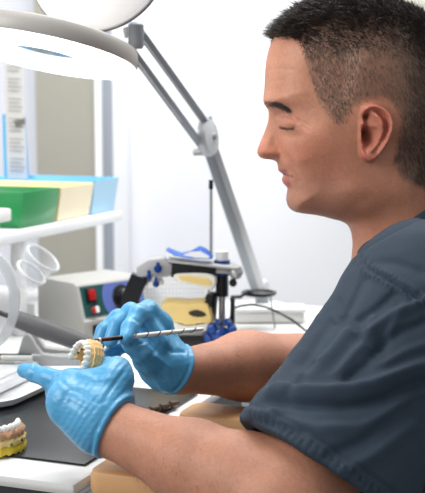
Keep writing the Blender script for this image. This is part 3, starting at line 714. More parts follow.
WC = [(272,60,60,55),(272,90,60,50),(300,60,64,80),(310,20,66,80),(310,90,66,70),(350,10,74,90),(390,60,80,95),(370,100,76,70),(440,80,72,85),(440,130,70,75),(272,102,58,45),(290,120,60,52),(300,140,66,50),(330,140,69,50),(300,170,56,42),(285,195,34,26),(305,205,36,22),(320,195,52,26),(345,195,61,30),(355,170,67,45),(375,175,62,55),(390,220,55,50),(360,235,52,45),(435,185,58,55),(400,270,56,50),(360,280,54,45)]
hl = (.02, 1.12, -.36); hh = 0.00135
gx = np.arange(.045, .285, hh); gz = np.arange(-.215, .125, hh)
GX, GZ = np.meshgrid(gx, gz, indexing='ij')
U, Wp = proj(GX, np.full_like(GX, HD), GZ)
PXM = HD/F                               # metres per px on the head plane
wsum = 0; Wd = 0; Rr = 0
for (a, b, w_, r_) in WC:
    k = np.exp(-((U-a)**2+(Wp-b)**2)/(2*17.0**2)) + 1e-6; wsum = wsum+k; Wd = Wd+k*w_; Rr = Rr+k*r_
Wd /= wsum; Rr /= wsum
dF = poly_sd(U, Wp, fs); dN = poly_sd(U, Wp, spline(NOSE, 4)); dU = poly_sd(U, Wp, spline(LIPU, 4)); dL = poly_sd(U, Wp, spline(LIPL, 4))
def gau(cx_, cy_, sx_, sy_, rot=0, t=35):
    cx_, cy_ = headmap(cx_, cy_, t); c, s = math.cos(rot), math.sin(rot); a = (U-cx_)*c+(Wp-cy_)*s; b = -(U-cx_)*s+(Wp-cy_)*c
    return np.exp(-(a/sx_)**2-(b/sy_)**2)
def line(pts, w, t=35): return np.exp(-(seg_dist(U, Wp, [headmap(x, y, t) for x, y in pts])/w)**2)
feat = np.zeros_like(U)
feat += 2.5*gau(283,101,12,5,.1,28)                    # brow ridge
feat -= 9.0*gau(280,113,9,5.5,.1,25)                   # socket above the lid
feat -= 6.5*gau(276,122,6,8,0,20)
feat += 4.6*gau(286,122,7.2,6.0,.15,30)                # eyeball under the closed lid
feat -= 2.6*line([(277,116.5),(283,114.5),(290,116),(297,121)],1.7,30)   # lid crease
feat -= 1.5*line([(280,126.5),(285,128.3),(290,128.3),(294,127)],1.2,30)   # lash line
feat -= 1.4*line([(282,134),(290,136.5),(298,135)],3,30)
feat += 2.5*gau(308,135,16,11,.2,50)                   # cheekbone
feat += 1.5*gau(300,158,12,14,0,45)
feat -= 1.6*line([(281,150),(288,160),(295,170),(298,180)],2.8,34)      # fold beside the mouth
feat += 1.5*gau(296,194,10,8,0,30)
feat -= 1.5*line([(299,176),(301,181)],2.4,30)
feat -= 2.0*gau(330,160,20,24,0,60)
feat += 1.6*gau(345,192,16,9,-.2,58)
feat -= 3.0*gau(318,80,14,20,0,62)                     # temple
feat -= .9*line([(303,122),(309,126)],1.2,50)+.8*line([(303,126),(308,131)],1.2,50)
feat -= .5*line([(268,70),(280,69),(292,71)],1.5,20)+.5*line([(268,82),(282,81)],1.5,20)
feat -= .5*line([(338,214),(352,208),(366,198)],5,45)
# ear
def eh(x, y): return headmap(x, y, 72)
EAR = spline([eh(*p) for p in [(359,112),(363,105.5),(372,102.5),(383,106.5),(390,115),(392,127),(389,141),(382.5,153.5),(375,161.5),(368,163),(361.5,158.5),(359,150),(358.5,130)]], 5)
dE = poly_sd(U, Wp, EAR); es = np.clip(dE/2.6, 0, 1); es = es*es*(3-2*es)
ex0 = eh(358,130)[0]; ramp = np.clip((U-ex0)/31, 0, 1.1)
h_ear = 3.5+12.0*ramp**.9
rim = 4.6*np.exp(-((dE-3.0)/2.3)**2)*np.clip((U-ex0-1)/5, 0, 1)*np.clip((eh(0,160)[1]-Wp)/18, .0, 1)
groove = -5.2*np.exp(-((dE-7.6)/2.0)**2)*np.clip((U-ex0-4)/8, 0, 1)*np.clip((eh(0,152)[1]-Wp)/14, 0, 1)
ear = h_ear+rim+groove
ear += 4.6*line([(371,111),(378,120),(381,131),(378,142),(371,150)],2.4,72)
ear += 1.8*line([(366,108),(373,116),(379,124)],1.8,72)
ear -= 13*gau(369.5,136,6.2,9.5,-.12,72)
ear -= 7.5*gau(365.0,117,4.2,4.6,.5,72)
ear -= 9.5*gau(364.0,134,2.6,7.2,0,72)
ear += 2.2*line([(361,124),(368,126),(374,126)],1.7,72)
ear += 4.8*gau(360.0,137,3.2,5.0,0,72)
ear += 2.2*gau(367,156,6,6,0,72)
ear -= 2.0*line([(363,149),(366,152)],1.6,72)
near_only = ear*es
T3 = np.zeros((len(gx), 1, len(gz)))
gy = np.arange(HD-.112, HD+.100, hh)
TT_ = np.abs(gy-HD)/PXM
sd = np.clip(dF/Rr, -3, 1); Tq = TT_[None, :, None]
def infl(t, Wm, dd, Rm):
    s_ = np.clip(dd/Rm, -3, 1)
    return (np.sqrt((t/Wm)**2+(1-s_)**2)-1)
fe = (feat+near_only)[:, None, :]
f = infl(np.maximum(Tq-fe, 0), Wd[:, None, :], dF[:, None, :], Rr[:, None, :])*42
Wn = np.clip(7.5+(Wp-112)/46*10, 6.5, 18)
nost = 2.8*gau(273,152.5,6.5,5.2,0,12) - 2.2*line([(279.5,146),(282,152),(279,158.5)],1.6,14)
f2 = infl(np.maximum(Tq-nost[:, None, :], 0), Wn[:, None, :], dN[:, None, :], 9.0)*11
f = smin(f, f2, 5.5)
# nostril
nu_, nw_ = headmap(268.5, 159.2, 8)
nos = np.sqrt(((U-nu_)/5.2)**2+((Wp-nw_)/2.2)**2)[:, None, :]; nos = np.sqrt(nos**2+((Tq-7.5)/4.2)**2)
f = smax(f, (1-nos)*3, 1.0)
f = smin(f, infl(Tq, 21.0, dU[:, None, :], 8)*10, 2.6)
f = smin(f, infl(Tq, 19.0, dL[:, None, :], 8)*10, 2.2)
f = f.astype(np.float32)
V1, Q1 = surface_nets(f, (gx[0], gy[0], gz[0]), hh)
V1 = relax(V1, Q1, 1, .4)
HN = vnormals(V1, Q1)

# arms (skin)
SHN, ELN, WRN = (.200, 1.080, -.190), c3(288, 514, .955), c3(112, 428, 1.07)
SHF, ELF, WRF = (.255, 1.40, -.215), (.165, 1.385, -.322), c3(180, 371, 1.245)
def forearm(X, Y, Z, el, wr, mid, rm, rw=.0265):
    a = rc(X, Y, Z, el, mid, .045, rm); b = rc(X, Y, Z, mid, wr, rm, rw)
    return smin(a, b, .02)
ha3 = .003
X, Y, Z = grid((-.14, .86, -.42), (.36, 1.56, -.06), ha3)
mN = c3(195, 465, 1.015); mF = tuple(np.array(c3(245, 366, 1.315)))
b = forearm(X, Y, Z, ELN, WRN, mN, .0375)
b = smin(b, rc(X, Y, Z, c3(250, 482, .985), c3(285, 500, .965), .0435, .045), .02)
b = smin(b, rc(X, Y, Z, SHN, ELN, .046, .041), .02)
b = smin(b, rc(X, Y, Z, WRN, tuple(np.array(WRN)+np.array((-.02,.005,.012))), .0265, .026), .01)
b2 = forearm(X, Y, Z, ELF, WRF, mF, .0375, .0240)
b2 = smin(b2, rc(X, Y, Z, SHF, ELF, .044, .042), .02)
b2 = smin(b2, rc(X, Y, Z, WRF, tuple(np.array(WRF)+np.array((-.02,-.003,.008))), .0240, .023), .01)
tor = rc(X, Y, Z, (.272, 1.25, -.26), (.32, 1.25, -.40), .080, .09, .62)
tor = smin(tor, rc(X, Y, Z, SHN, SHF, .04, .04), .04)
tor = smin(tor, rc(X, Y, Z, (.21, 1.25, -.10), (.225, 1.25, -.24), .05, .06), .04)
b = smin(smin(b, b2, .01), tor, .05)
V2, Q2 = surface_nets(b, (X[0,0,0], Y[0,0,0], Z[0,0,0]), ha3); del X, Y, Z, b, b2, tor
V2 = relax(V2, Q2, 2, .4)
V = np.concatenate([V1, V2]); Q = np.concatenate([Q1, Q2+len(V1)])
def main_piece(V, Q):
    lab = np.arange(len(V))
    while True:
        m_ = lab[Q].min(1); new = lab.copy()
        for i in range(4): np.minimum.at(new, Q[:, i], m_)
        new = new[new]
        if (new == lab).all(): break
        lab = new
    c = np.bincount(lab); return lab[Q[:, 0]] == c.argmax()
m2 = main_piece(V2, Q2); print('PIECES', len(Q2), m2.sum(), len(Q1), main_piece(V1, Q1).sum())
Q = np.concatenate([Q1[main_piece(V1, Q1)], Q2[m2]+len(V1)])
# inside the collar the neck and the shoulders share a seam of faces
qa = Q1[main_piece(V1, Q1)]; ca_ = V1[qa].mean(1); cb_ = V2[Q2].mean(1); tgt = np.array((.25, 1.25, -.19))
fa = qa[np.argmin(((ca_-tgt)**2).sum(1))]; fb = Q2[np.argmin(((cb_-V1[fa].mean(0))**2).sum(1))]+len(V1)
Q = np.concatenate([Q, np.array([[fa[0], fa[1], fb[1], fb[0]]])])
used, inv = np.unique(Q, return_inverse=True); Q = inv.reshape(Q.shape); V = V[used]
body = npmesh('body', V, Q, SKIN, man)
# tones
def tone_of(V, head):
    n = len(V); col = np.tile(np.array(lin((204,143,114))), (n, 1))
    if not head: return col*np.array((.76,.75,.75))
    u, w = proj(V[:,0], np.full(n, HD), V[:,2]); t = np.abs(V[:,1]-HD)/PXM
    def mixc(k, c): 
        nonlocal col
        k = np.clip(k, 0, 1)[:, None]; col = col*(1-k)+np.array(lin(c))*k
    def g(cx_, cy_, sx_, sy_, tt=35): 
        a, b = headmap(cx_, cy_, tt); return np.exp(-((u-a)/sx_)**2-((w-b)/sy_)**2)
    col *= np.array((.90,.86,.85))
    mixc(.55*g(300,150,22,18,45), (196,118,92)); mixc(.5*g(262,152,9,8,5), (190,104,82)); mixc(.35*g(335,165,26,28,60), (186,116,92))
    mixc(.35*g(285,70,16,26,30), (214,158,130)); mixc(.4*g(292,140,12,6,32), (216,160,132))
    # beard shadow
    beard = np.clip((w-165)/22, 0, 1)*np.clip((352-u)/20, 0, 1)*np.clip((222-w)/10, 0, 1); mixc(.32*beard, (138,104,90))
    mixc(.3*g(279,166,5,5,8), (140,100,86))
    # lips
    for nm, d_ in (('u', LIPU), ('l', LIPL)):
        sd_ = poly_sd(u, w, spline(d_, 4)); k = np.clip(sd_/2+.6, 0, 1)*(t < 21)*((w > 168.5) if nm == 'u' else 1)*np.clip((298-u)/5, 0, 1); mixc(.75*k, (184,98,90))
    ins = line_d(u, w, [(283,174.6),(288,175.8),(297,177)], 28); mixc(.75*np.exp(-(ins/1.0)**2)*(t < 30), (96,44,40))  # shade in the gap between the lips, painted as a dark line
    # eyelid tint, then shade painted into the socket above it
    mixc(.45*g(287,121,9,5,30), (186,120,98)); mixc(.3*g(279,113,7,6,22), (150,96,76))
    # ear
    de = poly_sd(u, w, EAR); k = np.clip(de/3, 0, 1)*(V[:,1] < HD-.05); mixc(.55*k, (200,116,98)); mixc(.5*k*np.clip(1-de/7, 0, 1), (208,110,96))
    for (x_, y_, a_, b_) in ((364,134,3,8),(364.5,116.5,4,4)): mixc(.85*g(x_, y_, a_, b_, 72)*k, (84,40,34))  # shade inside the ear canal and upper hollow, painted into the tone
    mixc(.22*g(368,138,6,9,72)*k, (150,80,66))  # ear bowl darkened too, painted shade
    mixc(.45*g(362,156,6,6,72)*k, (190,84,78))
    # scalp under the hair
    sk = scalp(u, w, t); dk_ = np.clip((70-w)/45, 0, 1)+np.clip((u-375)/40, 0, 1); mixc(sk*np.clip(.50+.35*dk_, 0, .85), (100,80,68))
    return col
def line_d(u, w, pts, t): return seg_dist(u, w, [headmap(x, y, t) for x, y in pts])
HAIRL = [(255,24),(262,33),(272,38),(284,40),(296,43),(303,50),(307,62),(309,76),(315,90),(319,102),(324,112),(331,120),(338,124),(344,121),(347,113),(352,106),(358,101),(372,97),(384,100),(393,108),(397,120),(397,134),(394,148),(392,160),(398,174),(412,184),(440,192),(500,190),(500,-60),(255,-60)]
def scalp(u, w, t):
    hp = [headmap(x, y, 55) if y > 45 else (x, y) for x, y in HAIRL]
    return np.clip(poly_sd(u, w, hp)/7+.35, 0, 1)
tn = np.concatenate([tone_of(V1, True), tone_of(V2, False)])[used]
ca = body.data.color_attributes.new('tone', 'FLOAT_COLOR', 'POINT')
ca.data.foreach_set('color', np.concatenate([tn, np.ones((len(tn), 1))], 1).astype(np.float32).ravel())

# strands of hair
def strands(name, P0, Dr, L, r, m, curl=.12, droop=0.0, segs=3):
    n = len(P0); k = 3; vs = []; 
    side = np.cross(Dr, RNG.normal(size=(n, 3))); side /= np.linalg.norm(side, axis=1)[:, None]
    up_ = np.cross(Dr, side)
    bend = RNG.normal(size=(n, 3))*curl + np.array((0, 0, -droop))
    for s_ in range(segs+1):
        f_ = s_/segs; c = P0+Dr*(L*f_)[:, None]+bend*(L*f_*f_)[:, None]; rr_ = r*(1-.75*f_)
        for j in range(k):
            a = 2*math.pi*j/k; vs.append(c+side*(math.cos(a)*rr_)[:, None]+up_*(math.sin(a)*rr_)[:, None])
    V = np.stack(vs, 1).reshape(-1, 3); b0 = (np.arange(n)*(segs+1)*k)[:, None]; qs = []
    for s_ in range(segs):
        for j in range(k): qs.append(b0+np.array([s_*k+j, s_*k+(j+1) % k, (s_+1)*k+(j+1) % k, (s_+1)*k+j])[None])
    return npmesh(name, V, np.concatenate(qs), m, man)
u1, w1 = proj(V1[:,0], np.full(len(V1), HD), V1[:,2]); t1 = np.abs(V1[:,1]-HD)/PXM
sc_ = scalp(u1, w1, t1); near = (V1[:,1] < HD+.07)
# side fade: 0 on the sides, 1 on top
top = np.clip((66-w1)/52 + (t1 < 45)*.35 + np.clip((u1-395)/70, 0, .8), 0, 1)
def sample(mask, n):
    p = mask/mask.sum(); i = RNG.choice(len(V1), n, p=p); j = V1[i]+RNG.normal(size=(n, 3))*.0007; return i, j
def nrm(v): return v/np.maximum(np.linalg.norm(v, axis=1), 1e-9)[:, None]
# long hair on top, combed forward
mtop = (sc_ > .45)*np.clip(top-.12, 0, 1)*near*(w1 < 85)
i, p0 = sample(mtop, 15000); n = len(i)
fwd = np.array((-1.0, 0, 0.22)); front = np.clip((330-u1[i])/60, 0, 1)
d = nrm(HN[i]*(.55+.1*front)[:, None] + fwd[None]*(.62+.05*front)[:, None] + np.array((0,-.25,0)) + RNG.normal(size=(n,3))*.16)
L = (.009+.009*RNG.random(n))*(.22+.78*np.clip(top[i], 0, 1))
strands('hair', p0, d, L, .00034+.00014*RNG.random(n), HAIR, .10, .25)
# cropped sides and nape
mside = (sc_ > .3)*np.clip(sc_, 0, 1)*near*(1-.45*top)*(V1[:,1] < HD+.03)
i, p0 = sample(mside, 21000); n = len(i)
back = np.clip((u1[i]-380)/60, 0, 1)
d = nrm(HN[i]*.45 + np.array((.25, 0, -.8))[None] + RNG.normal(size=(n,3))*.20)
L = .0028+.0035*np.clip(top[i]*1.5+back, 0, 1)+.001*RNG.random(n)
dk = RNG.random(n) < np.clip(.12+.9*top[i]+.5*back, 0, 1)
strands('cropped_hair', p0[~dk], d[~dk], L[~dk], np.full((~dk).sum(), .00024), HAIRS, .15, .1, 2)
strands('hair', p0[dk], d[dk], L[dk]*1.1, np.full(dk.sum(), .00026), HAIR, .15, .1, 2)
N2_ = vnormals(V2, Q2); u2, w2 = proj(V2[:,0], V2[:,1], V2[:,2])
mk = (V2[:,2] < -.15)*((u2 > 125)*(V2[:,1] < 1.12) + (u2 > 195)*(V2[:,1] > 1.16))*(u2 < 330)*(N2_[:,2]*.6-N2_[:,1] > -.2)*1.0
i = RNG.choice(len(V2), 2200, p=mk/mk.sum()); n = len(i)
strands('arm_hair', V2[i]+RNG.normal(size=(n,3))*.001*(1-np.abs(N2_[i])), nrm(N2_[i]*.25+np.array((.3,0,-.6))+RNG.normal(size=(n,3))*.35), .004+.005*RNG.random(n), np.full(n, .00007), HAIR, .3, .2, 2)
# eyebrow and lashes, laid on the skin of the near side
def skin_at(px, py, t):
    u_, w_ = headmap(px, py, t); m_ = (V1[:,1] < HD-.004)*((u1-u_)**2+(w1-w_)**2 < 6)
    if not m_.any(): m_ = ((u1-u_)**2+(w1-w_)**2 < 30)*(V1[:,1] < HD)
    k = np.argmin(np.where(m_, (u1-u_)**2+(w1-w_)**2, 1e9)); return k
ps, ds, ls = [], [], []
for k in range(300):
    a = RNG.random(); x_ = 264.5+24*a; y_ = 102.5+6.5*a**1.5-1.2*math.sin(a*math.pi)+RNG.normal()*(1.5*(1-.6*a)); tt = 8+30*a
    q = skin_at(x_, y_, tt); ps.append(V1[q]+HN[q]*.0003+RNG.normal(size=3)*.0003); ds.append(HN[q]*.4+np.array((.9, -.2, .05-.35*a))+RNG.normal(size=3)*.2); ls.append(.0045+.003*RNG.random())
strands('eyebrow', np.array(ps), nrm(np.array(ds)), np.array(ls), np.full(len(ps), .00028), HAIR, .1, .2, 2)
ps, ds, ls = [], [], []
for k in range(70):
    a = k/69; x_ = 281+12.5*a; y_ = 126+1.3*math.sin(a*math.pi)+.8*a
    q = skin_at(x_, y_, 24+12*a); ps.append(V1[q]+HN[q]*.0004); ds.append(HN[q]*.55+np.array((-.5+.6*a, -.2, -.55))+RNG.normal(size=3)*.1); ls.append(.0035+.0015*RNG.random())
strands('eyelashes', np.array(ps), nrm(np.array(ds)), np.array(ls), np.full(len(ps), .00026), HAIR, .1, -.2, 2)

# ------------------------------------------------------------------ scrub shirt
hs = .0025
X, Y, Z = grid((.0, .87, -.64), (.53, 1.56, -.03), hs)
f = rc(X, Y, Z, (.276, 1.25, -.27), (.36, 1.25, -.60), .128, .15, .66)
f = smin(f, rc(X, Y, Z, (.214, 1.085, -.188), (.250, 1.39, -.208), .056, .053), .05)
f = smin(f, rc(X, Y, Z, (.222, 1.25, -.13), (.25, 1.25, -.26), .062, .09), .04)
f = smin(f, rc(X, Y, Z, (.192, 1.19, -.208), (.180, 1.19, -.27), .062, .066), .03)
A0 = np.array((.198, 1.075, -.184)); A1 = np.array(c3(322, 470, 1.000)); A2 = A1+(A1-A0)*.25
f = smin(f, rc(X, Y, Z, tuple(A0), tuple(A1), .073, .083), .055)
f = smin(f, rc(X, Y, Z, tuple(A1), tuple(A2), .083, .086), .02)
f = smin(f, rc(X, Y, Z, SHF, ELF, .066, .060), .05)
ad = (A1-A0)/np.linalg.norm(A1-A0)
# hem cut and hollow end of the near sleeve
hn = ad.copy(); hn = hn + np.array((0, .10, 0)); hn /= np.linalg.norm(hn)
Hc = A1 + ad*.004
pl = (X-Hc[0])*hn[0]+(Y-Hc[1])*hn[1]+(Z-Hc[2])*hn[2]
loc = rc(X, Y, Z, tuple(A1-ad*.04), tuple(A2), .115, .13)
cut = np.maximum(pl, -1)
f = smax(f, np.where(loc < .0, pl, -.02), .004)
hol = rc(X, Y, Z, tuple(A1-ad*.035), tuple(A2+ad*.05), .064, .081)
f = smax(f, -hol, .004)
# neckline
nk = np.sqrt((X-.205-(Z+.15)*(-.2))**2+((Y-1.25)*1.0)**2)-.088
npl = -( (Z+.151) - (X-.1445)*.60 )      # positive below the collar line
f = smax(f, -np.maximum(nk, npl+.0), .006)
V3, Q3 = surface_nets(f, (X[0,0,0], Y[0,0,0], Z[0,0,0]), hs); del X, Y, Z, f, nk, npl, pl, loc, hol, cut
V3 = relax(V3, Q3, 2, .5)
N3 = vnormals(V3, Q3)
u3, w3 = proj(V3[:,0], V3[:,1], V3[:,2]); front = np.clip(-N3[:,1]*1.5+.3, 0, 1)
disp = np.zeros(len(V3)); noise_px = np.array([noise.noise(Vector(v)*28)*4 for v in V3])
def crease(pts, amp, wd):                # soft fold along a line on the near side, steeper on its upper flank
    global disp
    wob = noise_px; q = seg_dist(u3+wob, w3+wob*.6, pts); sgd = np.sign((w3-np.interp(u3, *zip(*sorted(pts)))))
    disp += 1.0*amp*np.exp(-(q/(wd*np.where(sgd > 0, .95, .50)))**2)*front
for pts, amp, wd in [
  ([(318,318),(300,338),(290,352)], .0045, 7), ([(330,322),(316,340),(302,362)], -.0040, 7), ([(348,330),(332,352),(306,372)], .0042, 8),
  ([(372,318),(362,345),(340,372)], .0040, 8), ([(382,340),(368,365),(350,380)], -.0035, 8), ([(338,300),(346,322),(372,352)], -.0028, 6),
  ([(262,392),(290,388),(330,390),(372,384),(425,362)], .0075, 9), ([(268,402),(300,403),(340,404),(385,397),(425,380)], -.0060, 7),
  ([(250,410),(262,414),(280,412)], .0055, 6), ([(252,420),(275,424),(300,432)], -.0030, 6), ([(285,420),(320,428),(360,424),(410,402)], .0030, 10),
  ([(330,455),(360,440),(395,415),(425,400)], -.0030, 9), ([(345,468),(380,450),(415,425)], .0035, 9),
  ([(425,300),(395,312),(372,330)], .0045, 7), ([(425,320),(400,330),(380,348)], -.0040, 7), ([(425,342),(402,352),(385,362)], .0035, 7),
  ([(350,270),(338,290),(330,305)], .0030, 6), ([(362,278),(352,300),(345,315)], -.0030, 6), ([(395,292),(380,306),(360,318)], -.0032, 6), ([(372,262),(395,262),(420,270)], -.0020, 7),
  ([(405,300),(392,330),(388,350)], .002, 6), ([(300,350),(284,372),(276,392)], .0030, 6), ([(312,362),(298,380),(288,396)], -.0030, 6)]: crease(pts, amp, wd)
rn = np.array([noise.noise(Vector(v)*22)*.0022+noise.noise(Vector(v)*60+Vector((5,0,0)))*.0007 for v in V3]); disp += rn
# puckered seams and hem
seamp = [(361,258),(366,268),(385,278),(405,290),(425,303),(450,318)]
ds = seg_dist(u3, w3, seamp); disp -= .0026*np.exp(-(ds/1.6)**2)*front; disp += .0013*np.exp(-((ds-4.5)/2.6)**2)*(1+1.3*np.sin(u3*1.25+w3*.4))*front
ds = seg_dist(u3, w3, [(354,256),(364,249),(374,243),(400,229),(430,216)]); disp -= .0018*np.exp(-(ds/1.6)**2)
hd_ = (V3-Hc)@hn
ang = np.arctan2((V3-Hc)@np.cross(hn, (0,1,0)), (V3-Hc)[:,1])
r_ax = np.linalg.norm((V3-Hc)-np.outer(hd_, hn), axis=1); near_sl = (r_ax < .13)*(V3[:,1] < 1.12)
pk = np.sin(ang*78+hd_*160)*.6+np.sin(ang*131+1.3)*.4
band = np.exp(-((hd_+.0065)/.0045)**2)*near_sl
disp += .0017*pk*band - .0020*np.exp(-((hd_+.0150)/.0014)**2)*near_sl
V3 = V3 + N3*disp[:, None]
shirt = npmesh('scrub_shirt', V3, Q3, SCRUB, man)

# ------------------------------------------------------------------ gloves
hg = .00125
def glove(lo, hi, fn, wr_dir, wr, name, wrk):
    X, Y, Z = grid(lo, hi, hg); f = fn(X, Y, Z)
    # cuff: cut by a plane across the wrist, opened for the arm
    pl = (X-wr[0])*wr_dir[0]+(Y-wr[1])*wr_dir[1]+(Z-wr[2])*wr_dir[2]
    f = np.maximum(f, pl)
    V, Q = surface_nets(f, (X[0,0,0], Y[0,0,0], Z[0,0,0]), hg); V = relax(V, Q, 2, .5); N = vnormals(V, Q)
    u_, w_ = proj(V[:,0], V[:,1], V[:,2]); dd = wrk(u_, w_, V, N, (V-np.array(wr))@np.array(wr_dir))
    return npmesh(name, V+N*dd[:, None], Q, GLOVE, man)
def fing(X, Y, Z, pts, rad, k=.004):
    f = None
    for a, b, ra, rb in zip(pts, pts[1:], rad, rad[1:]):
        g = rc(X, Y, Z, a, b, ra, rb); f = g if f is None else smin(f, g, k)
    return f
def left(X, Y, Z):
    c = c3
    wr = c(109, 429, 1.070)
    f = rc(X, Y, Z, c(125, 436, 1.063), c(100, 417, 1.072), .0290, .0300)
    f = smin(f, rc(X, Y, Z, c(100, 417, 1.072), c(68, 400, 1.078), .0300, .0205), .012)     # back of the hand
    f = smin(f, rc(X, Y, Z, c(100, 410, 1.090), c(72, 384, 1.098), .0260, .0150), .014)     # index side
    f = smin(f, rc(X, Y, Z, c(104, 402, 1.085), c(117, 378, 1.092), .0240, .0150), .014)    # thumb root
    f = smin(f, rc(X, Y, Z, c(112, 382, 1.085), c(90, 384, 1.09), .0150, .0130), .014)
    f = smin(f, rc(X, Y, Z, c(96, 430, 1.066), c(66, 413, 1.072), .0200, .0130), .012)
    # thumb: up, then over behind the teeth
    f = smin(f, fing(X, Y, Z, [c(117, 380, 1.092), c(118, 369, 1.098), c(108, 368, 1.116), c(99, 366, 1.128)], [.0140, .0118, .0105, .0090]), .006)
    # index finger straight, pointing away
    f = smin(f, fing(X, Y, Z, [c(74, 386, 1.098), c(48, 378, 1.118), c(34, 373, 1.130), c(24.5, 370.5, 1.138)], [.0140, .0098, .0086, .0076]), .008)
    # middle, ring and little finger curl behind, under the model
    f = smin(f, fing(X, Y, Z, [c(64, 396, 1.084), c(56, 392, 1.120), c(74, 380, 1.136), c(90, 376, 1.128)], [.0130, .0098, .0088, .0078]), .005)
    f = smin(f, fing(X, Y, Z, [c(60, 404, 1.078), c(56, 404, 1.112), c(74, 396, 1.134), c(92, 388, 1.132)], [.0120, .0096, .0086, .0076]), .004)
    f = smin(f, fing(X, Y, Z, [c(62, 412, 1.072), c(60, 414, 1.100), c(76, 409, 1.124), c(92, 402, 1.128)], [.0110, .0088, .0080, .0070]), .004)
    return f
def nz(V, s, o=0): return np.array([noise.noise(Vector((v[0]*s[0], v[1]*s[1], v[2]*s[2]+o))) for v in V])
def wrinkL(u_, w_, V, N, h):
    d = .0006*nz(V, (60, 60, 60))+.00025*nz(V, (150, 150, 400))
    # fine stretch lines running across the wrist
    a = (u_*.81+w_*.58)*.9; near = np.exp(-((h+.018)/.030)**2)
    d += .00016*np.sin(a*1.1+3*nz(V, (30,30,30)))*near
    d += .0012*np.exp(-((h+.0015)/.0016)**2) - .0006*np.exp(-((h+.0055)/.0016)**2)
    for p, am, wd in [([(124,372),(112,388),(104,402)], -.0012, 2.5), ([(60,380),(72,390),(86,394)], -.0010, 2.5), ([(52,374),(49,384)], -.0010, 1.5), ([(57,376),(54,388)], -.0009, 1.5), ([(34,366),(32,378)], -.0006, 1.5), ([(80,374),(96,380),(110,378)], .0009, 3), ([(70,402),(88,412),(100,428)], -.0008, 2.2), ([(82,396),(100,404),(112,416)], -.0007, 2.2)]:
        d += am*np.exp(-(seg_dist(u_, w_, p)/wd)**2)
    return d
wdL = np.array(c3(130, 440, 1.057))-np.array(c3(100, 417, 1.072)); wdL = wdL/np.linalg.norm(wdL); wdL = wdL+np.array((.10, 0, .12)); wdL /= np.linalg.norm(wdL)
glove((-.20, 1.01, -.36), (-.06, 1.16, -.215), left, tuple(wdL), c3(116, 428, 1.066), 'glove', wrinkL)
def right(X, Y, Z):
    c = c3
    f = rc(X, Y, Z, c(188, 374, 1.248), c(168, 366, 1.242), .0280, .0270)
    f = smin(f, rc(X, Y, Z, c(165, 361, 1.245), c(158, 325, 1.250), .0240, .0155), .014)      # to index knuckle
    f = smin(f, rc(X, Y, Z, c(161, 366, 1.262), c(148, 330, 1.280), .0220, .0150), .014)      # little finger side
    f = smin(f, rc(X, Y, Z, c(165, 371, 1.234), c(146, 358, 1.212), .0205, .0150), .012)      # thumb root
    f = smin(f, rc(X, Y, Z, c(158, 364, 1.245), c(140, 350, 1.250), .0190, .0130), .012)
    f = smin(f, rc(X, Y, Z, c(158, 342, 1.222), c(146, 322, 1.226), .0135, .0115), .008)
    f = smin(f, fing(X, Y, Z, [c(160, 324, 1.246), c(148, 310.5, 1.230), c(138, 314, 1.212), c(130, 328, 1.194), c(126.5, 338, 1.180)], [.0140, .0108, .0099, .0090, .0078]), .006)
    f = smin(f, fing(X, Y, Z, [c(158, 326, 1.262), c(131, 312, 1.250), c(117, 324, 1.238), c(110.5, 341, 1.226)], [.0135, .0102, .0092, .0080]), .003)
    f = smin(f, fing(X, Y, Z, [c(150, 330, 1.274), c(118, 318, 1.272), c(104, 331, 1.262), c(98, 345, 1.252)], [.0125, .0096, .0088, .0076]), .003)
    f = smin(f, fing(X, Y, Z, [c(148, 340, 1.286), c(124, 344, 1.286), c(113, 352, 1.272), c(108, 356, 1.264)], [.0120, .0094, .0086, .0074]), .003)
    f = smin(f, fing(X, Y, Z, [c(148, 361, 1.210), c(141, 352, 1.198), c(133, 346, 1.193), c(129, 342.5, 1.190)], [.0145, .0118, .0098, .0084]), .005)
    return f
def wrinkR(u_, w_, V, N, h):
    d = .0006*nz(V, (70, 70, 70), 4)+.00020*nz(V, (180, 180, 300), 2)
    d += .0012*np.exp(-((h+.0015)/.0016)**2) - .0006*np.exp(-((h+.0055)/.0016)**2)
    d += .0001*np.sin((u_*.9-w_*.35)*1.0+3*nz(V, (35,35,35)))*np.exp(-((h+.015)/.022)**2)
    for p, am, wd in [([(152,318),(160,330),(168,346)], .0012, 3), ([(148,322),(154,334),(160,344)], -.0014, 2.2), ([(160,346),(172,352),(184,352)], -.0012, 2.2), ([(140,358),(152,366),(164,378)], -.0013, 2.4), ([(146,352),(158,358),(170,368)], .0010, 2.4), ([(132,318),(138,322)], -.0008, 1.4), ([(137,345),(143,343)], -.0012, 1.6), ([(150,345),(156,350),(152,356)], -.0012, 1.8), ([(168,330),(178,338),(186,346)], -.0008, 2)]:
        d += am*np.exp(-(seg_dist(u_, w_, p)/wd)**2)
    return d
wdR = np.array(c3(210, 371, 1.27))-np.array(c3(176, 368, 1.242)); wdR /= np.linalg.norm(wdR); wdR = wdR+np.array((.0, -.10, -.28)); wdR /= np.linalg.norm(wdR)
glove((-.155, 1.165, -.345), (.0, 1.33, -.195), right, tuple(wdR), c3(179, 370, 1.243), 'glove', wrinkR)

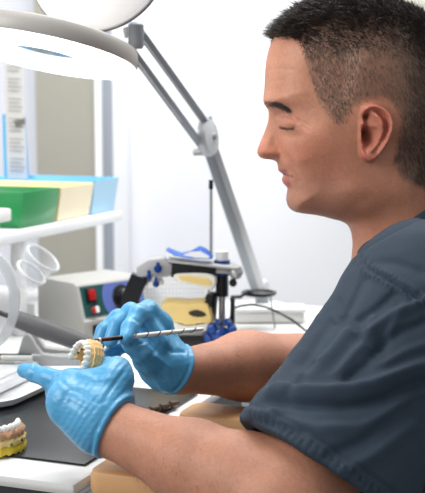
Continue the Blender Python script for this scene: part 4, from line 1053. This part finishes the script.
# ------------------------------------------------------------------ trousers, shoes, stool
X, Y, Z = grid((-.36, 1.02, -1.10), (.56, 1.50, -.50), .008)
f = rc(X, Y, Z, (.37, 1.25, -.60), (.37, 1.25, -.64), .15, .14, .7)
for y_, yk in ((1.15, 1.13), (1.35, 1.37)):
    f = smin(f, rc(X, Y, Z, (.34, y_, -.66), (-.06, yk, -.64), .085, .066), .05)
    f = smin(f, rc(X, Y, Z, (-.06, yk, -.64), (-.07, yk, -1.06), .064, .052), .03)
V4, Q4 = surface_nets(f, (X[0,0,0], Y[0,0,0], Z[0,0,0]), .008); npmesh('trousers', relax(V4, Q4, 2), Q4, M['trouser'], man)
for yk in (1.13, 1.37):
    X, Y, Z = grid((-.28, yk-.07, -1.17), (.03, yk+.07, -1.03), .005)
    f = smin(rc(X, Y, Z, (-.05, yk, -1.12), (-.20, yk, -1.132), .040, .030), rc(X, Y, Z, (-.07, yk, -1.09), (-.07, yk, -1.12), .04, .04), .02); f = np.maximum(f, -(Z+1.155))
    V5, Q5 = surface_nets(f, (X[0,0,0], Y[0,0,0], Z[0,0,0]), .005); npmesh('shoe', relax(V5, Q5, 2), Q5, M['shoe'], man)
t = thing('office_chair', 'black upholstered office chair the man in scrubs sits on', 'chair', C(.36, 1.25, -ZC))
def cb(x, y, z): return C(x, y, z-ZC)
bm = bmesh.new(); bar(bm, cb(.13, 1.25, .385), cb(.60, 1.25, .385), .46, .075); fin('seat', bm, M['chair'], t, bevel=.02, seg=3)
bm = bmesh.new(); bar(bm, cb(.60, 1.25, .50), cb(.64, 1.25, .98), .42, .05, hint=(1,0,0)); fin('backrest', bm, M['chair'], t, bevel=.02, seg=3)
bm = bmesh.new(); bar(bm, cb(.60, 1.25, .36), cb(.67, 1.25, .60), .06, .02, hint=(1,0,0)); fin('back_support', bm, M['black'], t, bevel=.004)
otube('gas_column', M['dsteel'], [cb(.36, 1.25, .10), cb(.36, 1.25, .345)], .025, t)
for k in range(5):
    a = math.radians(72*k+10); e = (.36+.27*math.cos(a), 1.25+.27*math.sin(a))
    bm = bmesh.new(); bar(bm, cb(.36, 1.25, .09), cb(e[0], e[1], .075), .04, .03); lg = fin('leg', bm, M['black'], t, bevel=.005)
    olathe('castor', M['black'], [(.020, -.02), (.028, -.014), (.028, .014), (.020, .02)], axisT(cb(e[0], e[1], .0285), Vector((math.sin(a+YAW), -math.cos(a+YAW), 0))), lg, 18)
for s_ in (-1, 1):
    y_ = 1.25+s_*.27
    otube('armrest_post', M['black'], [cb(.40, 1.25+s_*.2, .35), cb(.40, y_, .37), cb(.40, y_, .60)], .016, t)
    bm = bmesh.new(); bar(bm, cb(.27, y_, .615), cb(.52, y_, .615), .07, .03); fin('armrest', bm, M['chair'], t, bevel=.01)

# ================================================================== HELD THINGS
# teeth held in the near hand
t = thing('denture_model', 'white teeth on a tan stone model held in gloved fingertips', 'dental model', pp(83, 362, 1.115))
hc_ = pp(81, 361, 1.118)
nx_ = (-RIGHT*.80 - VIEW*.50 + Vector((0,0,.30))).normalized()
yd_ = (Vector((0,0,1)) + RIGHT*.95).normalized(); yd_ = (yd_-nx_*yd_.dot(nx_)).normalized()
HT = axisT(hc_, nx_, yd_.cross(nx_)) @ Matrix.Scale(.94, 4)
olathe('palate', M['tan'], [(.016, -.012), (.017, -.010), (.016, -.007)], HT @ Matrix.Translation((0, .001, 0)), t, 24)
arch_base('stone', M['tan'], HT, .0155, .0185, .0060, -.014, .001, t, wob=.001)
for k in range(3): arch_base('carved_ring', M['tan'], HT, .0162, .0192, .0058, -.012+.004*k, -.0103+.004*k, t, wob=.0004)
for i, a in enumerate(np.linspace(-.25, math.pi+.25, 13)):
    x, y = arch_pt(a, .0168, .0200)
    T2 = HT @ Matrix.Translation((x, y, .0022)) @ Matrix.Rotation(a+math.pi/2, 4, 'Z')
    fin('tooth', tooth(T2, .0036 if 2 < i < 10 else .0046, .0056, .0034), M['tooth'], t, smooth=True)
for i, a in enumerate((.25, .8, 1.6, 2.3, 2.9)):
    x, y = arch_pt(a, .0105, .0135)
    olathe('pin_hole', M['black'], [(.0005, -.001), (.0016, 0), (.0005, .001)], HT @ Matrix.Translation((x, y, .0016)), t, 8)
# the brush
t = thing('paint_brush', 'fine brush with black spiral on its white handle, held in the farther gloved hand', 'brush', pp(140, 338, 1.19))
b0_, b1_ = np.array(c3(84, 341.5, 1.150)), np.array(c3(203, 329, 1.232))
def bp_(f): v = b0_+(b1_-b0_)*f; return C(*v)
otube('bristle', M['rust'], [bp_(-.02), bp_(.03), bp_(.09)], [.0003, .0015, .0018], t, 12)
otube('ferrule', M['rust'], [bp_(.09), bp_(.21)], [.0019, .0023], t, 14)
otube('ferrule_band', M['white'], [bp_(.115), bp_(.13)], [.0023, .0023], t, 14)
otube('grip', M['black'], [bp_(.21), bp_(.36)], [.0023, .0026], t, 14)
otube('handle', M['brushw'], [bp_(.36), bp_(.75), bp_(1.0)], [.0027, .0025, .0018], t, 16)
ax_ = (bp_(1)-bp_(0)).normalized(); s1 = ax_.cross(Vector((0,0,1))).normalized(); s2 = s1.cross(ax_)
pts = []
for k in range(150):
    f_ = .40+.58*k/149; a = k*.24; r_ = .0027-.0006*max(0, (f_-.4)/.6); pts.append(bp_(f_)+s1*(math.cos(a)*r_)+s2*(math.sin(a)*r_))
otube('spiral_stripe', M['black'], pts, .00055, t, 6)
